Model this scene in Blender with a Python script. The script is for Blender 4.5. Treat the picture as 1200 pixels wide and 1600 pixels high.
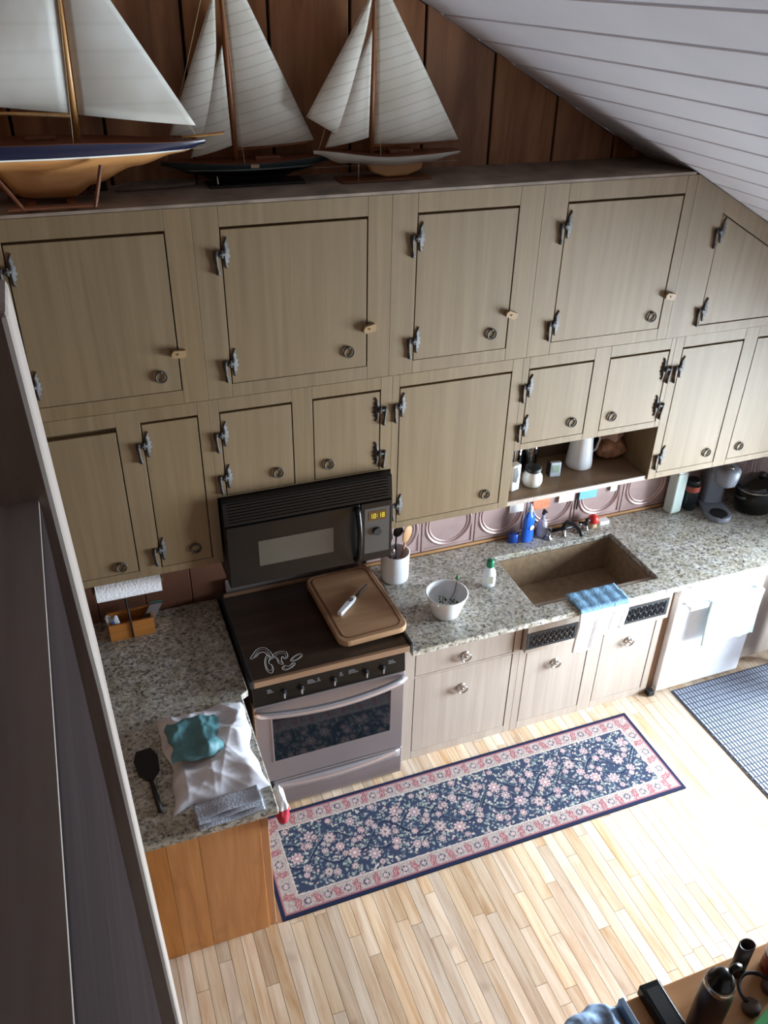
import bpy, bmesh, math, random
import numpy as np
from mathutils import Vector, Matrix

for o in list(bpy.data.objects):
    bpy.data.objects.remove(o)
S = bpy.context.scene
C = S.collection
PI = math.pi

# ---------------------------------------------------------------- camera
CAM = Vector((-1.26299, -2.95373, 3.68068))
yaw, pitch, roll, FPX = 0.37188172, 0.56757933, -0.0221948, 1329.32
fw = Vector((math.sin(yaw)*math.cos(pitch), math.cos(yaw)*math.cos(pitch), -math.sin(pitch)))
rt = Vector((math.cos(yaw), -math.sin(yaw), 0))
dn = fw.cross(rt)
rt2 = math.cos(roll)*rt + math.sin(roll)*dn
dn2 = -math.sin(roll)*rt + math.cos(roll)*dn
cam_data = bpy.data.cameras.new('camera')
cam = bpy.data.objects.new('camera', cam_data)
C.objects.link(cam)
M = Matrix((( rt2.x, -dn2.x, -fw.x, CAM.x), (rt2.y, -dn2.y, -fw.y, CAM.y), (rt2.z, -dn2.z, -fw.z, CAM.z), (0, 0, 0, 1)))
cam.matrix_world = M
cam_data.sensor_fit = 'VERTICAL'
cam_data.sensor_height = 36.0
cam_data.lens = FPX*36.0/1600.0
cam_data.clip_start = 0.02
S.camera = cam

# ---------------------------------------------------------------- world, daylight, exposure
W = bpy.data.worlds.new('daylight'); S.world = W
W.use_nodes = True
W.node_tree.nodes['Background'].inputs[0].default_value = (0.80, 0.90, 1.0, 1)
W.node_tree.nodes['Background'].inputs[1].default_value = 0.18

def area(name, loc, rot, sx, sy, power, col):
    l = bpy.data.lights.new(name, 'AREA'); l.shape = 'RECTANGLE'; l.size = sx; l.size_y = sy
    l.energy = power; l.color = col
    o = bpy.data.objects.new(name, l); C.objects.link(o); o.location = loc; o.rotation_euler = rot
    return o
# daylight through the glass door in the right wall
area('glass_door_daylight', (3.2, -.95, .95), (0, math.radians(90), 0), 1.7, 1.35, 800, (0.76, 0.89, 1.0))
# daylight through the window under the loft, behind the viewer
area('window_daylight', (.6, -4.55, 1.15), (math.radians(90), 0, 0), 3.6, 1.7, 16, (0.92, 0.96, 1.0))

vs = S.view_settings
vs.view_transform = 'Standard'; vs.look = 'None'; vs.exposure = 0.0; vs.gamma = 1.0
vs.use_curve_mapping = False

# ---------------------------------------------------------------- helpers
random.seed(7)
rng = np.random.default_rng(7)

def lin(c):
    return tuple((x/12.92 if x <= .04045 else ((x+.055)/1.055)**2.4) for x in [v/255 for v in c])

class MB:
    def __init__(s): s.v = []; s.f = []
    def add(s, vs_, fs_):
        n = len(s.v); s.v += [tuple(v) for v in vs_]; s.f += [tuple(i+n for i in f) for f in fs_]; return s
    def box(s, x0, x1, y0, y1, z0, z1):
        return s.add([(x0,y0,z0),(x1,y0,z0),(x1,y1,z0),(x0,y1,z0),(x0,y0,z1),(x1,y0,z1),(x1,y1,z1),(x0,y1,z1)],
                     [(0,3,2,1),(4,5,6,7),(0,1,5,4),(1,2,6,5),(2,3,7,6),(3,0,4,7)])
    def prism(s, poly, axis, a, b):
        # poly: 2d points; axis y -> (x,z) extruded y a..b ; axis z -> (x,y); axis x -> (y,z)
        def P(p, t):
            return {'y': (p[0], t, p[1]), 'z': (p[0], p[1], t), 'x': (t, p[0], p[1])}[axis]
        n = len(poly)
        return s.add([P(p, a) for p in poly]+[P(p, b) for p in poly],
                     [tuple(range(n)), tuple(range(2*n-1, n-1, -1))]+[(i, (i+1) % n, n+(i+1) % n, n+i) for i in range(n)])
    def lathe(s, prof, c=(0,0,0), n=24, sx=1, sy=1, cap=True):
        vs_ = []; fs_ = []
        for r, z in prof:
            for k in range(n):
                a = 2*PI*k/n; vs_.append((c[0]+r*sx*math.cos(a), c[1]+r*sy*math.sin(a), c[2]+z))
        for i in range(len(prof)-1):
            for k in range(n):
                fs_.append((i*n+k, i*n+(k+1) % n, (i+1)*n+(k+1) % n, (i+1)*n+k))
        if cap:
            fs_.append(tuple(range(n-1, -1, -1))); m = (len(prof)-1)*n; fs_.append(tuple(range(m, m+n)))
        return s.add(vs_, fs_)
    def cyl(s, p0, p1, r0, r1=None, n=12):
        return s.tube([p0, p1], [r0, r0 if r1 is None else r1], n)
    def tube(s, path, r, n=8, closed=False, flat=None):
        P = [Vector(p) for p in path]; m = len(P)
        R = r if isinstance(r, (list, tuple)) else [r]*m
        vs_ = []; fs_ = []
        up = Vector((0, 0, 1))
        prev = None
        for i in range(m):
            if closed: t = P[(i+1) % m]-P[i-1]
            else: t = P[min(i+1, m-1)]-P[max(i-1, 0)]
            t.normalize()
            if prev is None:
                a = up if abs(t.z) < .9 else Vector((1, 0, 0))
                u = t.cross(a).normalized()
            else:
                u = (prev-t*prev.dot(t)).normalized()
            prev = u; w = t.cross(u)
            for k in range(n):
                an = 2*PI*k/n
                vs_.append(P[i]+R[i]*(math.cos(an)*u+math.sin(an)*w*(flat or 1)))
        for i in range(m if closed else m-1):
            for k in range(n):
                j = (i+1) % m
                fs_.append((i*n+k, i*n+(k+1) % n, j*n+(k+1) % n, j*n+k))
        if not closed:
            fs_.append(tuple(range(n-1, -1, -1))); fs_.append(tuple(range((m-1)*n, m*n)))
        return s.add(vs_, fs_)
    def grid(s, fn, nu, nv, thick=None):
        vs_ = [fn(i/nu, j/nv) for j in range(nv+1) for i in range(nu+1)]
        fs_ = [(j*(nu+1)+i, j*(nu+1)+i+1, (j+1)*(nu+1)+i+1, (j+1)*(nu+1)+i) for j in range(nv) for i in range(nu)]
        return s.add(vs_, fs_)
    def mesh(s, name, smooth=False, recalc=True):
        me = bpy.data.meshes.new(name); me.from_pydata(s.v, [], s.f); me.update()
        if recalc:
            b = bmesh.new(); b.from_mesh(me); bmesh.ops.recalc_face_normals(b, faces=b.faces); b.to_mesh(me); b.free()
        if smooth: me.polygons.foreach_set('use_smooth', [True]*len(me.polygons))
        return me
    def build(s, name, mat, parent=None, loc=None, smooth=False, bevel=0, seg=2, solid=0, sub=0, recalc=True):
        return obj(name, s.mesh(name, smooth, recalc), mat, parent, loc, bevel, seg, solid, sub, smooth)

def obj(name, me, mat, parent=None, loc=None, bevel=0, seg=2, solid=0, sub=0, smooth=False):
    o = bpy.data.objects.new(name, me); C.objects.link(o)
    if mat is not None and len(me.materials) == 0: me.materials.append(mat)
    if parent is not None: o.parent = parent
    if loc is not None: o.location = loc
    if solid:
        m = o.modifiers.new('solid', 'SOLIDIFY'); m.thickness = solid; m.offset = 0
    if bevel:
        m = o.modifiers.new('bevel', 'BEVEL'); m.width = bevel; m.segments = seg; m.limit_method = 'ANGLE'; m.angle_limit = math.radians(50)
    if sub:
        m = o.modifiers.new('sub', 'SUBSURF'); m.levels = sub; m.render_levels = sub
    return o

def tag(o, label=None, cat=None, group=None, kind=None):
    if label: o['label'] = label
    if cat: o['category'] = cat
    if group: o['group'] = group
    if kind: o['kind'] = kind
    return o

def thing(name, label, cat, loc=(0,0,0), rz=0, group=None):
    o = bpy.data.objects.new(name, None); C.objects.link(o); o.location = loc; o.rotation_euler = (0, 0, rz)
    o.empty_display_size = .05
    return tag(o, label, cat, group)

def struct(o):
    o['kind'] = 'structure'; return o

# ---------------------------------------------------------------- materials
def base(name):
    m = bpy.data.materials.new(name); m.use_nodes = True
    nt = m.node_tree; b = nt.nodes['Principled BSDF']
    return m, nt, b
def N(nt, t, **k):
    n = nt.nodes.new(t)
    for a, v in k.items(): setattr(n, a, v)
    return n
def plain(name, c, rough=.5, metal=0, bump=0, bscale=60, spec=.5, vary=.0, vscale=8, coat=0, trans=0, emit=None, alpha=1):
    m, nt, b = base(name)
    col = lin(c)+(1,)
    b.inputs['Base Color'].default_value = col
    b.inputs['Roughness'].default_value = rough; b.inputs['Metallic'].default_value = metal
    b.inputs['Specular IOR Level'].default_value = spec
    if coat: b.inputs['Coat Weight'].default_value = coat
    if trans: b.inputs['Transmission Weight'].default_value = trans
    if alpha < 1: b.inputs['Alpha'].default_value = alpha
    if emit:
        b.inputs['Emission Color'].default_value = lin(emit[0])+(1,); b.inputs['Emission Strength'].default_value = emit[1]
    tc = N(nt, 'ShaderNodeTexCoord')
    no = N(nt, 'ShaderNodeTexNoise'); no.inputs['Scale'].default_value = vscale; no.inputs['Detail'].default_value = 5
    nt.links.new(tc.outputs['Object'], no.inputs['Vector'])
    v = max(vary, .04)
    hs = N(nt, 'ShaderNodeHueSaturation'); hs.inputs['Color'].default_value = col
    mr = N(nt, 'ShaderNodeMapRange'); mr.inputs['From Min'].default_value = .3; mr.inputs['From Max'].default_value = .7
    mr.inputs['To Min'].default_value = 1-v; mr.inputs['To Max'].default_value = 1+v
    nt.links.new(no.outputs['Fac'], mr.inputs['Value']); nt.links.new(mr.outputs['Result'], hs.inputs['Value'])
    nt.links.new(hs.outputs['Color'], b.inputs['Base Color'])
    if bump:
        n2 = N(nt, 'ShaderNodeTexNoise'); n2.inputs['Scale'].default_value = bscale; n2.inputs['Detail'].default_value = 4
        nt.links.new(tc.outputs['Object'], n2.inputs['Vector'])
        bp = N(nt, 'ShaderNodeBump'); bp.inputs['Strength'].default_value = bump; bp.inputs['Distance'].default_value = .01
        nt.links.new(n2.outputs['Fac'], bp.inputs['Height']); nt.links.new(bp.outputs['Normal'], b.inputs['Normal'])
    return m

def ramp(nt, stops):
    r = N(nt, 'ShaderNodeValToRGB'); e = r.color_ramp.elements
    while len(e) < len(stops): e.new(.5)
    for i, (p, c) in enumerate(stops):
        e[i].position = p; e[i].color = lin(c)+(1,)
    return r

def wood(name, stops, axis='z', scale=6, stretch=14, rough=.5, rnd=0.0, bump=.08, coords='Object', spec=.4, knots=0, coat=0):
    m, nt, b = base(name)
    b.inputs['Roughness'].default_value = rough; b.inputs['Specular IOR Level'].default_value = spec
    if coat: b.inputs['Coat Weight'].default_value = coat; b.inputs['Coat Roughness'].default_value = .25
    tc = N(nt, 'ShaderNodeTexCoord'); mp = N(nt, 'ShaderNodeMapping')
    sc = [scale*stretch**.5]*3; sc['xyz'.index(axis)] = scale/stretch**.5
    mp.inputs['Scale'].default_value = sc
    oi = N(nt, 'ShaderNodeObjectInfo')
    add = N(nt, 'ShaderNodeVectorMath', operation='ADD')
    mul = N(nt, 'ShaderNodeMath', operation='MULTIPLY'); mul.inputs[1].default_value = 37
    nt.links.new(oi.outputs['Random'], mul.inputs[0])
    nt.links.new(tc.outputs[coords], add.inputs[0]); nt.links.new(mul.outputs[0], add.inputs[1])
    nt.links.new(add.outputs[0], mp.inputs['Vector'])
    no = N(nt, 'ShaderNodeTexNoise'); no.inputs['Scale'].default_value = 1; no.inputs['Detail'].default_value = 6; no.inputs['Roughness'].default_value = .6
    no.inputs['Distortion'].default_value = .6
    nt.links.new(mp.outputs[0], no.inputs['Vector'])
    r = ramp(nt, stops); nt.links.new(no.outputs['Fac'], r.inputs['Fac'])
    out = r.outputs['Color']
    hs = N(nt, 'ShaderNodeHueSaturation')
    mr = N(nt, 'ShaderNodeMapRange'); mr.inputs['To Min'].default_value = 1-rnd; mr.inputs['To Max'].default_value = 1+rnd*.7
    wn = N(nt, 'ShaderNodeTexWhiteNoise', noise_dimensions='1D'); nt.links.new(mul.outputs[0], wn.inputs['W'])
    nt.links.new(wn.outputs['Value'], mr.inputs['Value']); nt.links.new(mr.outputs[0], hs.inputs['Value'])
    ms = N(nt, 'ShaderNodeMapRange'); ms.inputs['To Min'].default_value = 1-rnd*.9; ms.inputs['To Max'].default_value = 1+rnd*.9
    nt.links.new(oi.outputs['Random'], ms.inputs['Value']); nt.links.new(ms.outputs[0], hs.inputs['Saturation'])
    nt.links.new(out, hs.inputs['Color']); out = hs.outputs['Color']
    if knots:
        vo = N(nt, 'ShaderNodeTexNoise'); vo.inputs['Scale'].default_value = knots; vo.inputs['Detail'].default_value = 2
        nt.links.new(add.outputs[0], vo.inputs['Vector'])
        kr = N(nt, 'ShaderNodeMapRange'); kr.inputs['From Min'].default_value = .66; kr.inputs['From Max'].default_value = .8
        nt.links.new(vo.outputs['Fac'], kr.inputs['Value'])
        mx = N(nt, 'ShaderNodeMix', data_type='RGBA'); mx.inputs['B'].default_value = lin((120, 84, 60))+(1,)
        k2 = N(nt, 'ShaderNodeMath', operation='MULTIPLY'); k2.inputs[1].default_value = .5
        nt.links.new(kr.outputs[0], k2.inputs[0]); nt.links.new(k2.outputs[0], mx.inputs['Factor'])
        nt.links.new(out, mx.inputs['A']); out = mx.outputs['Result']
    nt.links.new(out, b.inputs['Base Color'])
    if bump:
        bp = N(nt, 'ShaderNodeBump'); bp.inputs['Strength'].default_value = bump; bp.inputs['Distance'].default_value = .004
        nt.links.new(no.outputs['Fac'], bp.inputs['Height']); nt.links.new(bp.outputs['Normal'], b.inputs['Normal'])
    return m

def granite(name):
    m, nt, b = base(name)
    b.inputs['Roughness'].default_value = .32
    tc = N(nt, 'ShaderNodeTexCoord')
    v = N(nt, 'ShaderNodeTexVoronoi'); v.inputs['Scale'].default_value = 95; v.inputs['Randomness'].default_value = 1
    n1 = N(nt, 'ShaderNodeTexNoise'); n1.inputs['Scale'].default_value = 50; n1.inputs['Detail'].default_value = 6; n1.inputs['Roughness'].default_value = .7
    n2 = N(nt, 'ShaderNodeTexNoise'); n2.inputs['Scale'].default_value = 14; n2.inputs['Detail'].default_value = 5
    for n in (v, n1, n2): nt.links.new(tc.outputs['Object'], n.inputs['Vector'])
    r1 = ramp(nt, [(.0, (30, 30, 34)), (.38, (66, 66, 70)), (.46, (140, 138, 134)), (.56, (196, 192, 182)), (.7, (228, 226, 220)), (1, (240, 240, 238))])
    nt.links.new(n1.outputs['Fac'], r1.inputs['Fac'])
    sp = N(nt, 'ShaderNodeSeparateColor'); nt.links.new(v.outputs['Color'], sp.inputs[0])
    r2 = ramp(nt, [(0, (58, 58, 62)), (.16, (108, 106, 106)), (.3, (176, 166, 146)), (.6, (204, 202, 196)), (1, (230, 230, 228))])
    nt.links.new(sp.outputs[0], r2.inputs['Fac'])
    mx = N(nt, 'ShaderNodeMix', data_type='RGBA'); mx.inputs['Factor'].default_value = .5
    nt.links.new(r1.outputs[0], mx.inputs['A']); nt.links.new(r2.outputs[0], mx.inputs['B'])
    r3 = ramp(nt, [(.35, (214, 206, 184)), (.65, (255, 255, 255))]); nt.links.new(n2.outputs['Fac'], r3.inputs['Fac'])
    m2 = N(nt, 'ShaderNodeMix', data_type='RGBA', blend_type='MULTIPLY'); m2.inputs['Factor'].default_value = .7
    nt.links.new(mx.outputs['Result'], m2.inputs['A']); nt.links.new(r3.outputs[0], m2.inputs['B'])
    nt.links.new(m2.outputs['Result'], b.inputs['Base Color'])
    return m

def sailcloth(name, c, c2, scale, ang):
    m, nt, b = base(name); b.inputs['Roughness'].default_value = .8
    b.inputs['Subsurface Weight'].default_value = 0
    tc = N(nt, 'ShaderNodeTexCoord'); mp = N(nt, 'ShaderNodeMapping'); mp.inputs['Rotation'].default_value = (0, ang, 0)
    nt.links.new(tc.outputs['Object'], mp.inputs['Vector'])
    w = N(nt, 'ShaderNodeTexWave', bands_direction='Z'); w.inputs['Scale'].default_value = scale; w.inputs['Distortion'].default_value = .3
    nt.links.new(mp.outputs[0], w.inputs['Vector'])
    r = ramp(nt, [(0, c2), (.10, c), (1, c)]); nt.links.new(w.outputs['Fac'], r.inputs['Fac'])
    no = N(nt, 'ShaderNodeTexNoise'); no.inputs['Scale'].default_value = 5
    nt.links.new(tc.outputs['Object'], no.inputs['Vector'])
    r2 = ramp(nt, [(.3, (225, 222, 215)), (.7, (255, 255, 255))]); nt.links.new(no.outputs['Fac'], r2.inputs['Fac'])
    mx = N(nt, 'ShaderNodeMix', data_type='RGBA', blend_type='MULTIPLY'); mx.inputs['Factor'].default_value = 1
    nt.links.new(r.outputs[0], mx.inputs['A']); nt.links.new(r2.outputs[0], mx.inputs['B'])
    nt.links.new(mx.outputs['Result'], b.inputs['Base Color'])
    return m

def thin_glass(name, tint=(1, 1, 1), refl=.1):
    m = bpy.data.materials.new(name); m.use_nodes = True; nt = m.node_tree; nt.nodes.clear()
    o = N(nt, 'ShaderNodeOutputMaterial'); t = N(nt, 'ShaderNodeBsdfTransparent'); t.inputs[0].default_value = tint+(1,)
    g = N(nt, 'ShaderNodeBsdfGlossy'); g.inputs['Roughness'].default_value = .05
    f = N(nt, 'ShaderNodeFresnel'); f.inputs[0].default_value = 1.45
    a = N(nt, 'ShaderNodeMath', operation='ADD'); a.inputs[1].default_value = refl
    nt.links.new(f.outputs[0], a.inputs[0])
    mx = N(nt, 'ShaderNodeMixShader'); nt.links.new(a.outputs[0], mx.inputs[0]); nt.links.new(t.outputs[0], mx.inputs[1]); nt.links.new(g.outputs[0], mx.inputs[2])
    nt.links.new(mx.outputs[0], o.inputs[0])
    return m

def attr_mat(name, rough=.9):
    m, nt, b = base(name); b.inputs['Roughness'].default_value = rough; b.inputs['Specular IOR Level'].default_value = .15
    a = N(nt, 'ShaderNodeVertexColor'); a.layer_name = 'weave'
    no = N(nt, 'ShaderNodeTexNoise'); no.inputs['Scale'].default_value = 260
    tc = N(nt, 'ShaderNodeTexCoord'); nt.links.new(tc.outputs['Object'], no.inputs['Vector'])
    mr = N(nt, 'ShaderNodeMapRange'); mr.inputs['To Min'].default_value = .75; mr.inputs['To Max'].default_value = 1.2
    nt.links.new(no.outputs['Fac'], mr.inputs['Value'])
    hs = N(nt, 'ShaderNodeHueSaturation'); nt.links.new(a.outputs['Color'], hs.inputs['Color']); nt.links.new(mr.outputs[0], hs.inputs['Value'])
    nt.links.new(hs.outputs[0], b.inputs['Base Color'])
    return m

BEIGE = wood('cabinet_paint_beige', [(.25, (109, 90, 63)), (.5, (120, 100, 72)), (.75, (129, 109, 81))], 'z', 5, 30, .55, .03, .05)
BEIGE_LOW = wood('cabinet_veneer_pale', [(.25, (156, 142, 130)), (.5, (168, 154, 142)), (.75, (176, 164, 152))], 'z', 5, 30, .5, .03, .05)
DARKIN = plain('cabinet_inside', (60, 50, 40), .8)
TOPB = plain('dusty_brown_board', (128, 112, 98), .75, vary=.35, vscale=9)
PINE = wood('brown_panel_board', [(.2, (104, 70, 48)), (.45, (148, 102, 70)), (.6, (172, 122, 86)), (.8, (190, 140, 100))], 'z', 4, 8, .55, .12, .1, knots=3)
DARK = plain('dark_groove', (24, 18, 14), .9)
IRON = plain('pewter_hinge', (62, 58, 56), .65, .25, vary=.2, vscale=60)
IRON2 = plain('dark_iron', (46, 42, 40), .4, .7)
RINGM = plain('aged_brass_ring', (64, 54, 42), .65, .2)
SILVER = plain('bright_pewter', (190, 186, 182), .22, 1)
CEILW = plain('white_ceiling_paint', (226, 230, 242), .6, vary=.03, vscale=3)
BUTTON = plain('wooden_button', (150, 122, 84), .5)
GRAN = granite('speckled_granite')
TIN = plain('pressed_tin', (186, 160, 156), .36, .35, vary=.15, vscale=6)
TRIMW = wood('oak_trim', [(.3, (150, 108, 70)), (.7, (186, 142, 98))], 'x', 6, 14, .5)
BLACK = plain('black_gloss', (13, 13, 13), .3, spec=.3)
BLACKM = plain('black_matte', (22, 22, 24), .55)
GLASSBLK = plain('dark_oven_glass', (16, 20, 24), .06, spec=.8)
STEEL = plain('brushed_steel', (158, 149, 150), .42, .75, vary=.05, vscale=3)
STEEL2 = plain('shiny_steel', (196, 192, 198), .3, .8)
WHITE = plain('white_ceramic', (236, 238, 242), .25)
WHITEP = plain('white_plastic', (236, 238, 240), .4)
CEMENT = plain('brown_composite_sink', (142, 120, 96), .45, vary=.2, vscale=30)
FLOORB = plain('subfloor', (60, 44, 30), .9)
PLANK = wood('maple_strip', [(.15, (152, 114, 86)), (.36, (196, 162, 130)), (.55, (216, 191, 164)), (.85, (232, 215, 194))], 'y', 7, 12, .33, .2, .03, knots=6, spec=.5)
PANEL = wood('orange_pine_board', [(.2, (150, 96, 52)), (.45, (190, 130, 76)), (.7, (206, 150, 94)), (.9, (220, 170, 112))], 'z', 5, 14, .45, .08, .05, knots=5)
OLDWOOD_LIT = wood('weathered_rail_wood_lit', [(.2, (120, 110, 104)), (.5, (140, 130, 124)), (.8, (156, 146, 138))], 'y', 5, 12, .9, .05, .1, spec=.08)  # weathered wood, tone lifted to paint light onto the cap
SHADESIDE = wood('shade_dark_board', [(.2, (34, 27, 27)), (.5, (44, 35, 35)), (.8, (52, 43, 42))], 'y', 5, 10, .9, 0, .1, spec=.03)  # shade on the half wall's side put into the wood colour
POSTW_LIT = wood('weathered_post_wood_lit', [(.2, (134, 122, 114)), (.5, (156, 144, 136)), (.8, (174, 164, 154))], 'z', 5, 12, .85, .05, .1, spec=.12)  # weathered wood, lightened so the post's near face looks lit
WALLW = wood('brown_wall_panelling', [(.2, (84, 58, 40)), (.5, (112, 80, 54)), (.8, (132, 98, 68))], 'z', 4, 10, .6)
MAPLE = wood('cutting_board_maple', [(.2, (140, 102, 72)), (.5, (170, 132, 98)), (.8, (198, 164, 130))], 'x', 3, 6, .5, .05, .05)
COVERW = wood('dark_walnut_cover', [(.2, (44, 34, 28)), (.5, (62, 48, 38)), (.8, (78, 62, 50))], 'x', 5, 14, .42, .03, .05)
BRONZE = wood('cover_edge_brown', [(.3, (120, 92, 70)), (.7, (150, 118, 92))], 'x', 6, 12, .45)
NAVY = plain('hull_blue', (28, 32, 56), .3)
HULLO = wood('hull_varnish', [(.2, (164, 110, 62)), (.5, (190, 136, 84)), (.8, (206, 156, 102))], 'x', 5, 12, .3, 0, .02)
HULLW = plain('hull_white', (226, 226, 218), .35)
HULLG = plain('hull_dark_green', (48, 64, 68), .3)
HULLK = plain('hull_black', (26, 24, 24), .35)
DECK = wood('deck_mahogany', [(.2, (84, 46, 30)), (.8, (120, 72, 46))], 'x', 6, 12, .4)
MAST = wood('mast_wood', [(.2, (150, 104, 58)), (.8, (190, 142, 86))], 'z', 6, 14, .4)
MASTD = wood('dark_mast_wood', [(.2, (120, 70, 40)), (.8, (158, 100, 60))], 'z', 6, 14, .4)
SAIL1 = sailcloth('smooth_sailcloth', (214, 212, 206), (208, 206, 200), 4, 0)
SAIL2 = sailcloth('seamed_sailcloth', (228, 224, 214), (208, 202, 190), 9, .25)
ROPE = plain('rigging_cord', (190, 176, 140), .8)
TEAL = plain('teal_cloth', (88, 136, 144), .5, vary=.2, vscale=20)
BAGM = plain('white_plastic_film', (226, 226, 234), .28, vary=.06, vscale=20)
GREYC = plain('grey_towel_cloth', (168, 172, 184), .9, bump=.5, bscale=120)
RED = plain('red_plastic', (206, 40, 32), .4)
REDC = plain('red_cloth', (190, 50, 70), .9)
BLUE = plain('blue_dish_soap', (44, 104, 214), .12, spec=.6)
BLUEC = plain('light_blue_cloth', (112, 150, 180), .85, bump=.4, bscale=90, vary=.2, vscale=25)
WHITEC = plain('white_cloth', (238, 238, 242), .9, bump=.3, bscale=90)
GREEN = plain('green_plastic', (22, 122, 82), .4)
LEAF = plain('herb_leaf', (58, 100, 44), .6, vary=.3, vscale=30)
LEAFP = plain('purple_stem', (120, 70, 80), .6)
GREY = plain('grey_plastic', (128, 132, 142), .35)
CLEAR = thin_glass('clear_glass')
MILKY = plain('milky_plastic', (206, 220, 214), .35)
WOODL = plain('spoon_wood', (176, 132, 86), .6)
BROWN = plain('brown_wood_side', (92, 58, 42), .5, vary=.15)
MATR = plain('dark_mat_rubber', (60, 64, 76), .8)
MATR2 = plain('mat_rib_grey', (140, 146, 162), .75)
LIT = plain('display_lit', (20, 20, 10), .4, emit=((226, 210, 60), 1.3))
LCD = plain('lcd_grey', (150, 166, 150), .3)
PRINT = plain('white_print', (214, 214, 214), .6)
PRINTD = plain('dim_print', (130, 130, 134), .6)
TABLE = wood('island_top_wood', [(.2, (150, 98, 54)), (.5, (180, 126, 76)), (.8, (196, 146, 94))], 'x', 5, 12, .4, .02, .03)
RUGM = attr_mat('rug_weave')

# ---------------------------------------------------------------- setting
CZ = lambda x: 3.707-.529*x            # underside of the sloped ceiling
YW, YU = .61, .215                     # back wall, upper cabinet faces
XL, XR, YF = -2.4, 3.0, -4.4

fl = struct(MB().box(XL-.1, XR+.1, YF, YW+.1, -.12, -.012).build('floor', FLOORB))
tag(fl, 'pale maple strip floor of the kitchen')
PW = .0572
gap = .0018
k0, k1 = int(-1.48/PW)-1, int(1.86/PW)+1
NP = 0
field = MB()
for k in range(int(XL/PW), int(XR/PW)+1):
    x0, x1 = k*PW+gap/2, (k+1)*PW-gap/2
    y = YF+random.random()*.5
    ycuts = [YF]
    while y < YW-.1:
        ycuts.append(y); y += random.uniform(.32, .95)
    ycuts.append(YW)
    for a, b in zip(ycuts[:-1], ycuts[1:]):
        a2, b2 = a+gap/2, b-gap/2
        vis = k0 <= k <= k1 and b > -1.72 and a < -.02 and not (a > -.66 and b < -.12 and x0 > -.8 and x1 < 1.38)
        if vis and NP < 296:
            me = MB().box(x0, x1, a2, b2, -.012, 0).mesh('plank'); obj('plank', me, PLANK, fl); NP += 1
        else:
            field.box(x0, x1, a2, b2, -.012, 0)
fo = field.build('plank_field', PLANK, fl); fo['kind'] = 'stuff'

# back wall, planked gable above the cabinets
wb = struct(MB().prism([(XL-.1, -.1), (XR+.1, -.1), (XR+.1, CZ(XR+.1)), (XL-.1, CZ(XL-.1))], 'y', YW, YW+.1).build('wall_back', DARK))
tag(wb, 'brown plank gable wall behind the cabinets')
x = -2.29
while x < 1.5:
    x1 = x+.318
    MB().prism([(x+.006, 2.90), (x1-.006, 2.90), (x1-.006, CZ(x1)-.004), (x+.006, CZ(x)-.004)], 'y', YW-.016, YW).build('plank', PINE, wb, bevel=.003)
    x = x1
# pressed tin tiles
tile = MB()
T = .326
tile.box(.002, T-.002, -.004, 0, .002, T-.002)
for (a, b, c, d) in ((.004, .018, .004, T-.004), (T-.018, T-.004, .004, T-.004)):
    tile.box(a, b, -.009, -.003, c, d)
for (c, d) in ((.004, .018), (T-.018, T-.004)):
    tile.box(.019, T-.019, -.009, -.003, c, d)
tile.tube([(T/2+.137*math.cos(2*PI*i/40), -.005, T/2+.137*math.sin(2*PI*i/40)) for i in range(40)], .008, 6, True)
tile.tube([(T/2+.118*math.cos(2*PI*i/40), -.004, T/2+.118*math.sin(2*PI*i/40)) for i in range(40)], .005, 6, True)
tme = tile.mesh('tile')
for i in range(10):
    MB().box(-2.3+i*.23+.002, -2.07+i*.23-.002, YW-.012, YW, .90, 1.40).build('backsplash_board', BROWN, wb, bevel=.002)
for i in range(-7, 8):
    for r in range(2):
        xx = .349+i*T
        if -.1 < xx < 2.68: obj('tile', tme, TIN, wb, (xx, YW, .932+r*T))

wl = struct(MB().box(XL-.1, XL, YF, YW, -.1, CZ(XL)).build('wall_left', WALLW))
tag(wl, 'plain brown wall on the far left side')
# right wall with an opening for the glass door
DY0, DY1, DZ = -1.72, -.18, 1.98
wr = MB()
wr.box(XR, XR+.1, DY1, YW, -.1, CZ(XR)); wr.box(XR, XR+.1, YF, DY0, -.1, CZ(XR)); wr.box(XR, XR+.1, DY0, DY1, DZ, CZ(XR))
wr = struct(wr.build('wall_right', WALLW)); tag(wr, 'low brown wall under the eaves with a glass door')
dr = struct(thing('door_1', 'wide white framed glass patio door in right wall', None, (XR+.03, 0, 0)))
fm = MB()
for a in (DY0+.002, (DY0+DY1)/2-.03, DY1-.062): fm.box(0, .04, a, a+.06, .002, DZ-.002)
for z in (.002, DZ-.062):
    fm.box(0, .04, DY0+.062, (DY0+DY1)/2-.03, z, z+.06); fm.box(0, .04, (DY0+DY1)/2+.03, DY1-.062, z, z+.06)
fm.build('door_frame', WHITEP, dr)
for a, b in ((DY0+.062, (DY0+DY1)/2-.03), ((DY0+DY1)/2+.03, DY1-.062)):
    MB().box(.018, .022, a, b, .062, DZ-.062).build('pane', CLEAR, dr)
wf = MB()
wf.box(XL-.1, XR+.1, YF-.1, YF, 2.0, CZ(XR)); wf.prism([(XL-.1, CZ(XR)), (XR+.1, CZ(XR)), (XL-.1, CZ(XL-.1))], 'y', YF-.1, YF)
wf.box(XL-.1, XR+.1, YF-.1, YF, -.1, .3); wf.box(XL-.1, -1.2, YF-.1, YF, .3, 2.0); wf.box(2.4, XR+.1, YF-.1, YF, .3, 2.0)
struct(tag(wf.build('wall_front', WALLW), 'brown wall behind the viewer with a wide window'))
wn = struct(thing('window_1', 'wide white framed window under the loft', None, (0, YF-.06, 0)))
fm = MB()
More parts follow.
